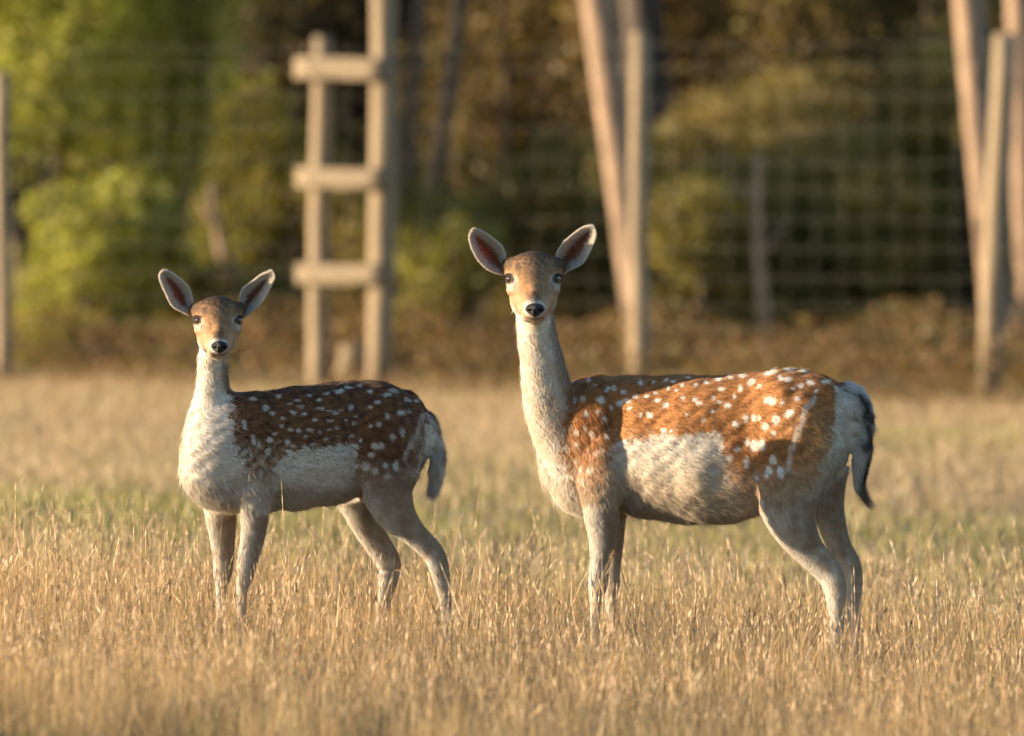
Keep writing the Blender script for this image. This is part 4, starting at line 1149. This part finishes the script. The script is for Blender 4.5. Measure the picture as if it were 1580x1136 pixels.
    cr_ = np.clip(cr_ * rng.normal(1.0, .15, (n_, 1)) * np.where(reg == 7, rng.normal(1, .22, n_), 1)[:, None] * (1 + (ctone[cid] - 1) * soft)[:, None] * rng.normal(1, .03, (n_, 3)), .005, .88)
    rad_ = np.array([.00033, .00033, .00034, .00033, .00033, .00030, .00036, .00024])[reg]
    # ear hair
    hs, cs, rs_ = [hair], [cr_], [rad_]
    for E in ear_inf:
        for face in ('in', 'out', 'rim'):
            m_ = {'in': 8000, 'out': 2500, 'rim': 5200}[face]
            si = rng.random(m_) ** .9 * (E['fr'].shape[0] - 1.001); ti = rng.random(m_) * (E['fr'].shape[1] - 1.001)
            if face == 'rim':
                ti = np.where(rng.random(m_) < .5, rng.random(m_) * .6, E['fr'].shape[1] - 1.001 - rng.random(m_) * .6)
            i0, j0 = si.astype(int), ti.astype(int); a_, b2 = (si - i0)[:, None], (ti - j0)[:, None]
            S = E['bk'] if face == 'out' else E['fr']
            p_ = (S[i0, j0] * (1 - a_) + S[i0 + 1, j0] * a_) * (1 - b2) + (S[i0, j0 + 1] * (1 - a_) + S[i0 + 1, j0 + 1] * a_) * b2
            nn = E['nrm'][i0, j0] * (-1 if face == 'out' else 1)
            fw = unit(S[np.minimum(i0 + 2, S.shape[0] - 1), j0] - S[np.maximum(i0 - 1, 0), j0])
            tw = ti / (E['fr'].shape[1] - 1)
            cen = unit(S[i0, np.full(m_, S.shape[1] // 2)] - p_ + 1e-9)
            if face == 'in':
                d_ = unit(fw * .7 + cen * .7 + rng.normal(size=(m_, 3)) * .25); L_ = rng.uniform(.007, .020, m_) * (.5 + .5 * np.abs(2 * tw - 1)); lf = .3
            elif face == 'out':
                d_ = unit(fw + rng.normal(size=(m_, 3)) * .2); L_ = rng.uniform(.005, .009, m_); lf = .2
            else:
                d_ = unit(fw * .8 - cen * .35 + rng.normal(size=(m_, 3)) * .2); L_ = rng.uniform(.005, .013, m_); lf = .2
            hh = np.stack([p_ + d_ * (L_ * tt)[:, None] + nn * (L_ * lf * tt)[:, None] for tt in T_], 1)
            er = np.abs(2 * tw - 1); sv_ = si / (E['fr'].shape[0] - 1)
            if face == 'in':
                w_ = sstep(.34, .9, er + .3 * sstep(.7, 1, sv_) + .12 * rng.normal(size=m_))
                keep = rng.random(m_) < (.15 + .85 * w_)
                c_ = mixc(np.tile((.26, .12, .07), (m_, 1)), CREAM * .98, w_)
                hh, c_ = hh[keep], c_[keep]
            elif face == 'out':
                c_ = np.tile((.30, .20, .13), (m_, 1))
            else:
                c_ = np.tile(CREAM * 1.02, (m_, 1))
            c_ = np.clip(c_ * rng.normal(1, .12, (len(c_), 1)), .01, .88)
            hs.append(hh); cs.append(c_); rs_.append(np.full(len(hh), .00028))
    # whiskers and long lashes
    nw = 46
    wp = np.array([hp(rng.uniform(-18, 18), rng.uniform(-62, -50), 80) for _ in range(nw)])
    wd_ = np.array([unit(np.array([(p_[0] - nc[0]) * 30 + rng.normal() * .3, -.4, -.5 + rng.normal() * .3])) for p_ in wp])
    wl = rng.uniform(.015, .04, nw)
    hs.append(np.stack([wp + wd_ * (wl * tt)[:, None] + g_ * (wl * .25 * tt * tt)[:, None] for tt in T_], 1)); cs.append(np.tile((.5, .45, .4), (nw, 1))); rs_.append(np.full(nw, .00012))
    for cc_, nn in eyes:
        nl = 60
        ang_ = rng.uniform(-1.1, 1.1, nl)
        ax1 = unit(np.cross(nn, [0, 0, 1])); ax2 = np.cross(ax1, nn)
        p_ = cc_ + (ax1[None] * np.sin(ang_)[:, None] * .0182 + ax2[None] * np.cos(ang_)[:, None] * .0142 + nn * .006) * k
        d_ = unit(nn[None] * .8 + ax2[None] * .35 + ax1[None] * np.sin(ang_)[:, None] * .8 + [0, 0, -.1])
        L_ = rng.uniform(.005, .011, nl)
        hs.append(np.stack([p_ + d_ * (L_ * tt)[:, None] + np.array([0, 0, 1]) * (L_ * .15 * tt * tt)[:, None] for tt in T_], 1)); cs.append(np.tile((.03, .02, .015), (nl, 1))); rs_.append(np.full(nl, .0003))
    # wisp at the end of the tail
    tp = P(*D['tail'][-1][:2], D['tail'][-1][2])
    nt_ = 700
    tdir = np.array([.10, 0, -1]) if key == 'doe' else np.array([-.15, 0, -1])
    sp0 = tp + rng.normal(size=(nt_, 3)) * .005 + np.array([0, 0, .02]); L_ = rng.uniform(.03, .105 if key == 'doe' else .07, nt_)
    sp1 = unit(tdir + rng.normal(size=(nt_, 3)) * (.07 if key == 'doe' else .16))
    curl = np.array([.45 if key == 'doe' else 0, 0, .1])
    hs.append(np.stack([sp0 + sp1 * (L_ * tt)[:, None] + curl * (L_ * tt ** 3 * .7)[:, None] for tt in T_], 1))
    cs.append(np.tile((.18, .14, .10) if key == 'doe' else (.48, .44, .40), (nt_, 1)) * rng.uniform(.6, 1.4, (nt_, 1))); rs_.append(np.full(nt_, .0003))
    hair = np.concatenate(hs) - base; cr_ = np.concatenate(cs); rad_ = np.concatenate(rs_)
    n_ = len(hair)
    cu = bpy.data.hair_curves.new('fur')
    cu.add_curves([4] * n_)
    cu.attributes['position'].data.foreach_set('vector', hair.astype(np.float32).ravel())
    ra = cu.attributes.get('radius') or cu.attributes.new('radius', 'FLOAT', 'POINT')
    ra.data.foreach_set('value', (rad_[:, None] * np.array([1, .95, .7, .15])[None]).astype(np.float32).ravel())
    ca2 = cu.attributes.new('fur_col', 'FLOAT_COLOR', 'CURVE')
    c4 = np.ones((n_, 4), np.float32); c4[:, :3] = cr_
    ca2.data.foreach_set('color', c4.ravel())
    cu.materials.append(M_fur)
    fo = add('fur', cu, body)
    fo['kind'] = 'stuff'
    print(key, 'verts', nb, 'hairs', n_)
    return root

build_deer('doe', 'fallow_deer', 'larger spotted fallow deer standing on the right, looking at the camera with sunlit orange flank', 300000)
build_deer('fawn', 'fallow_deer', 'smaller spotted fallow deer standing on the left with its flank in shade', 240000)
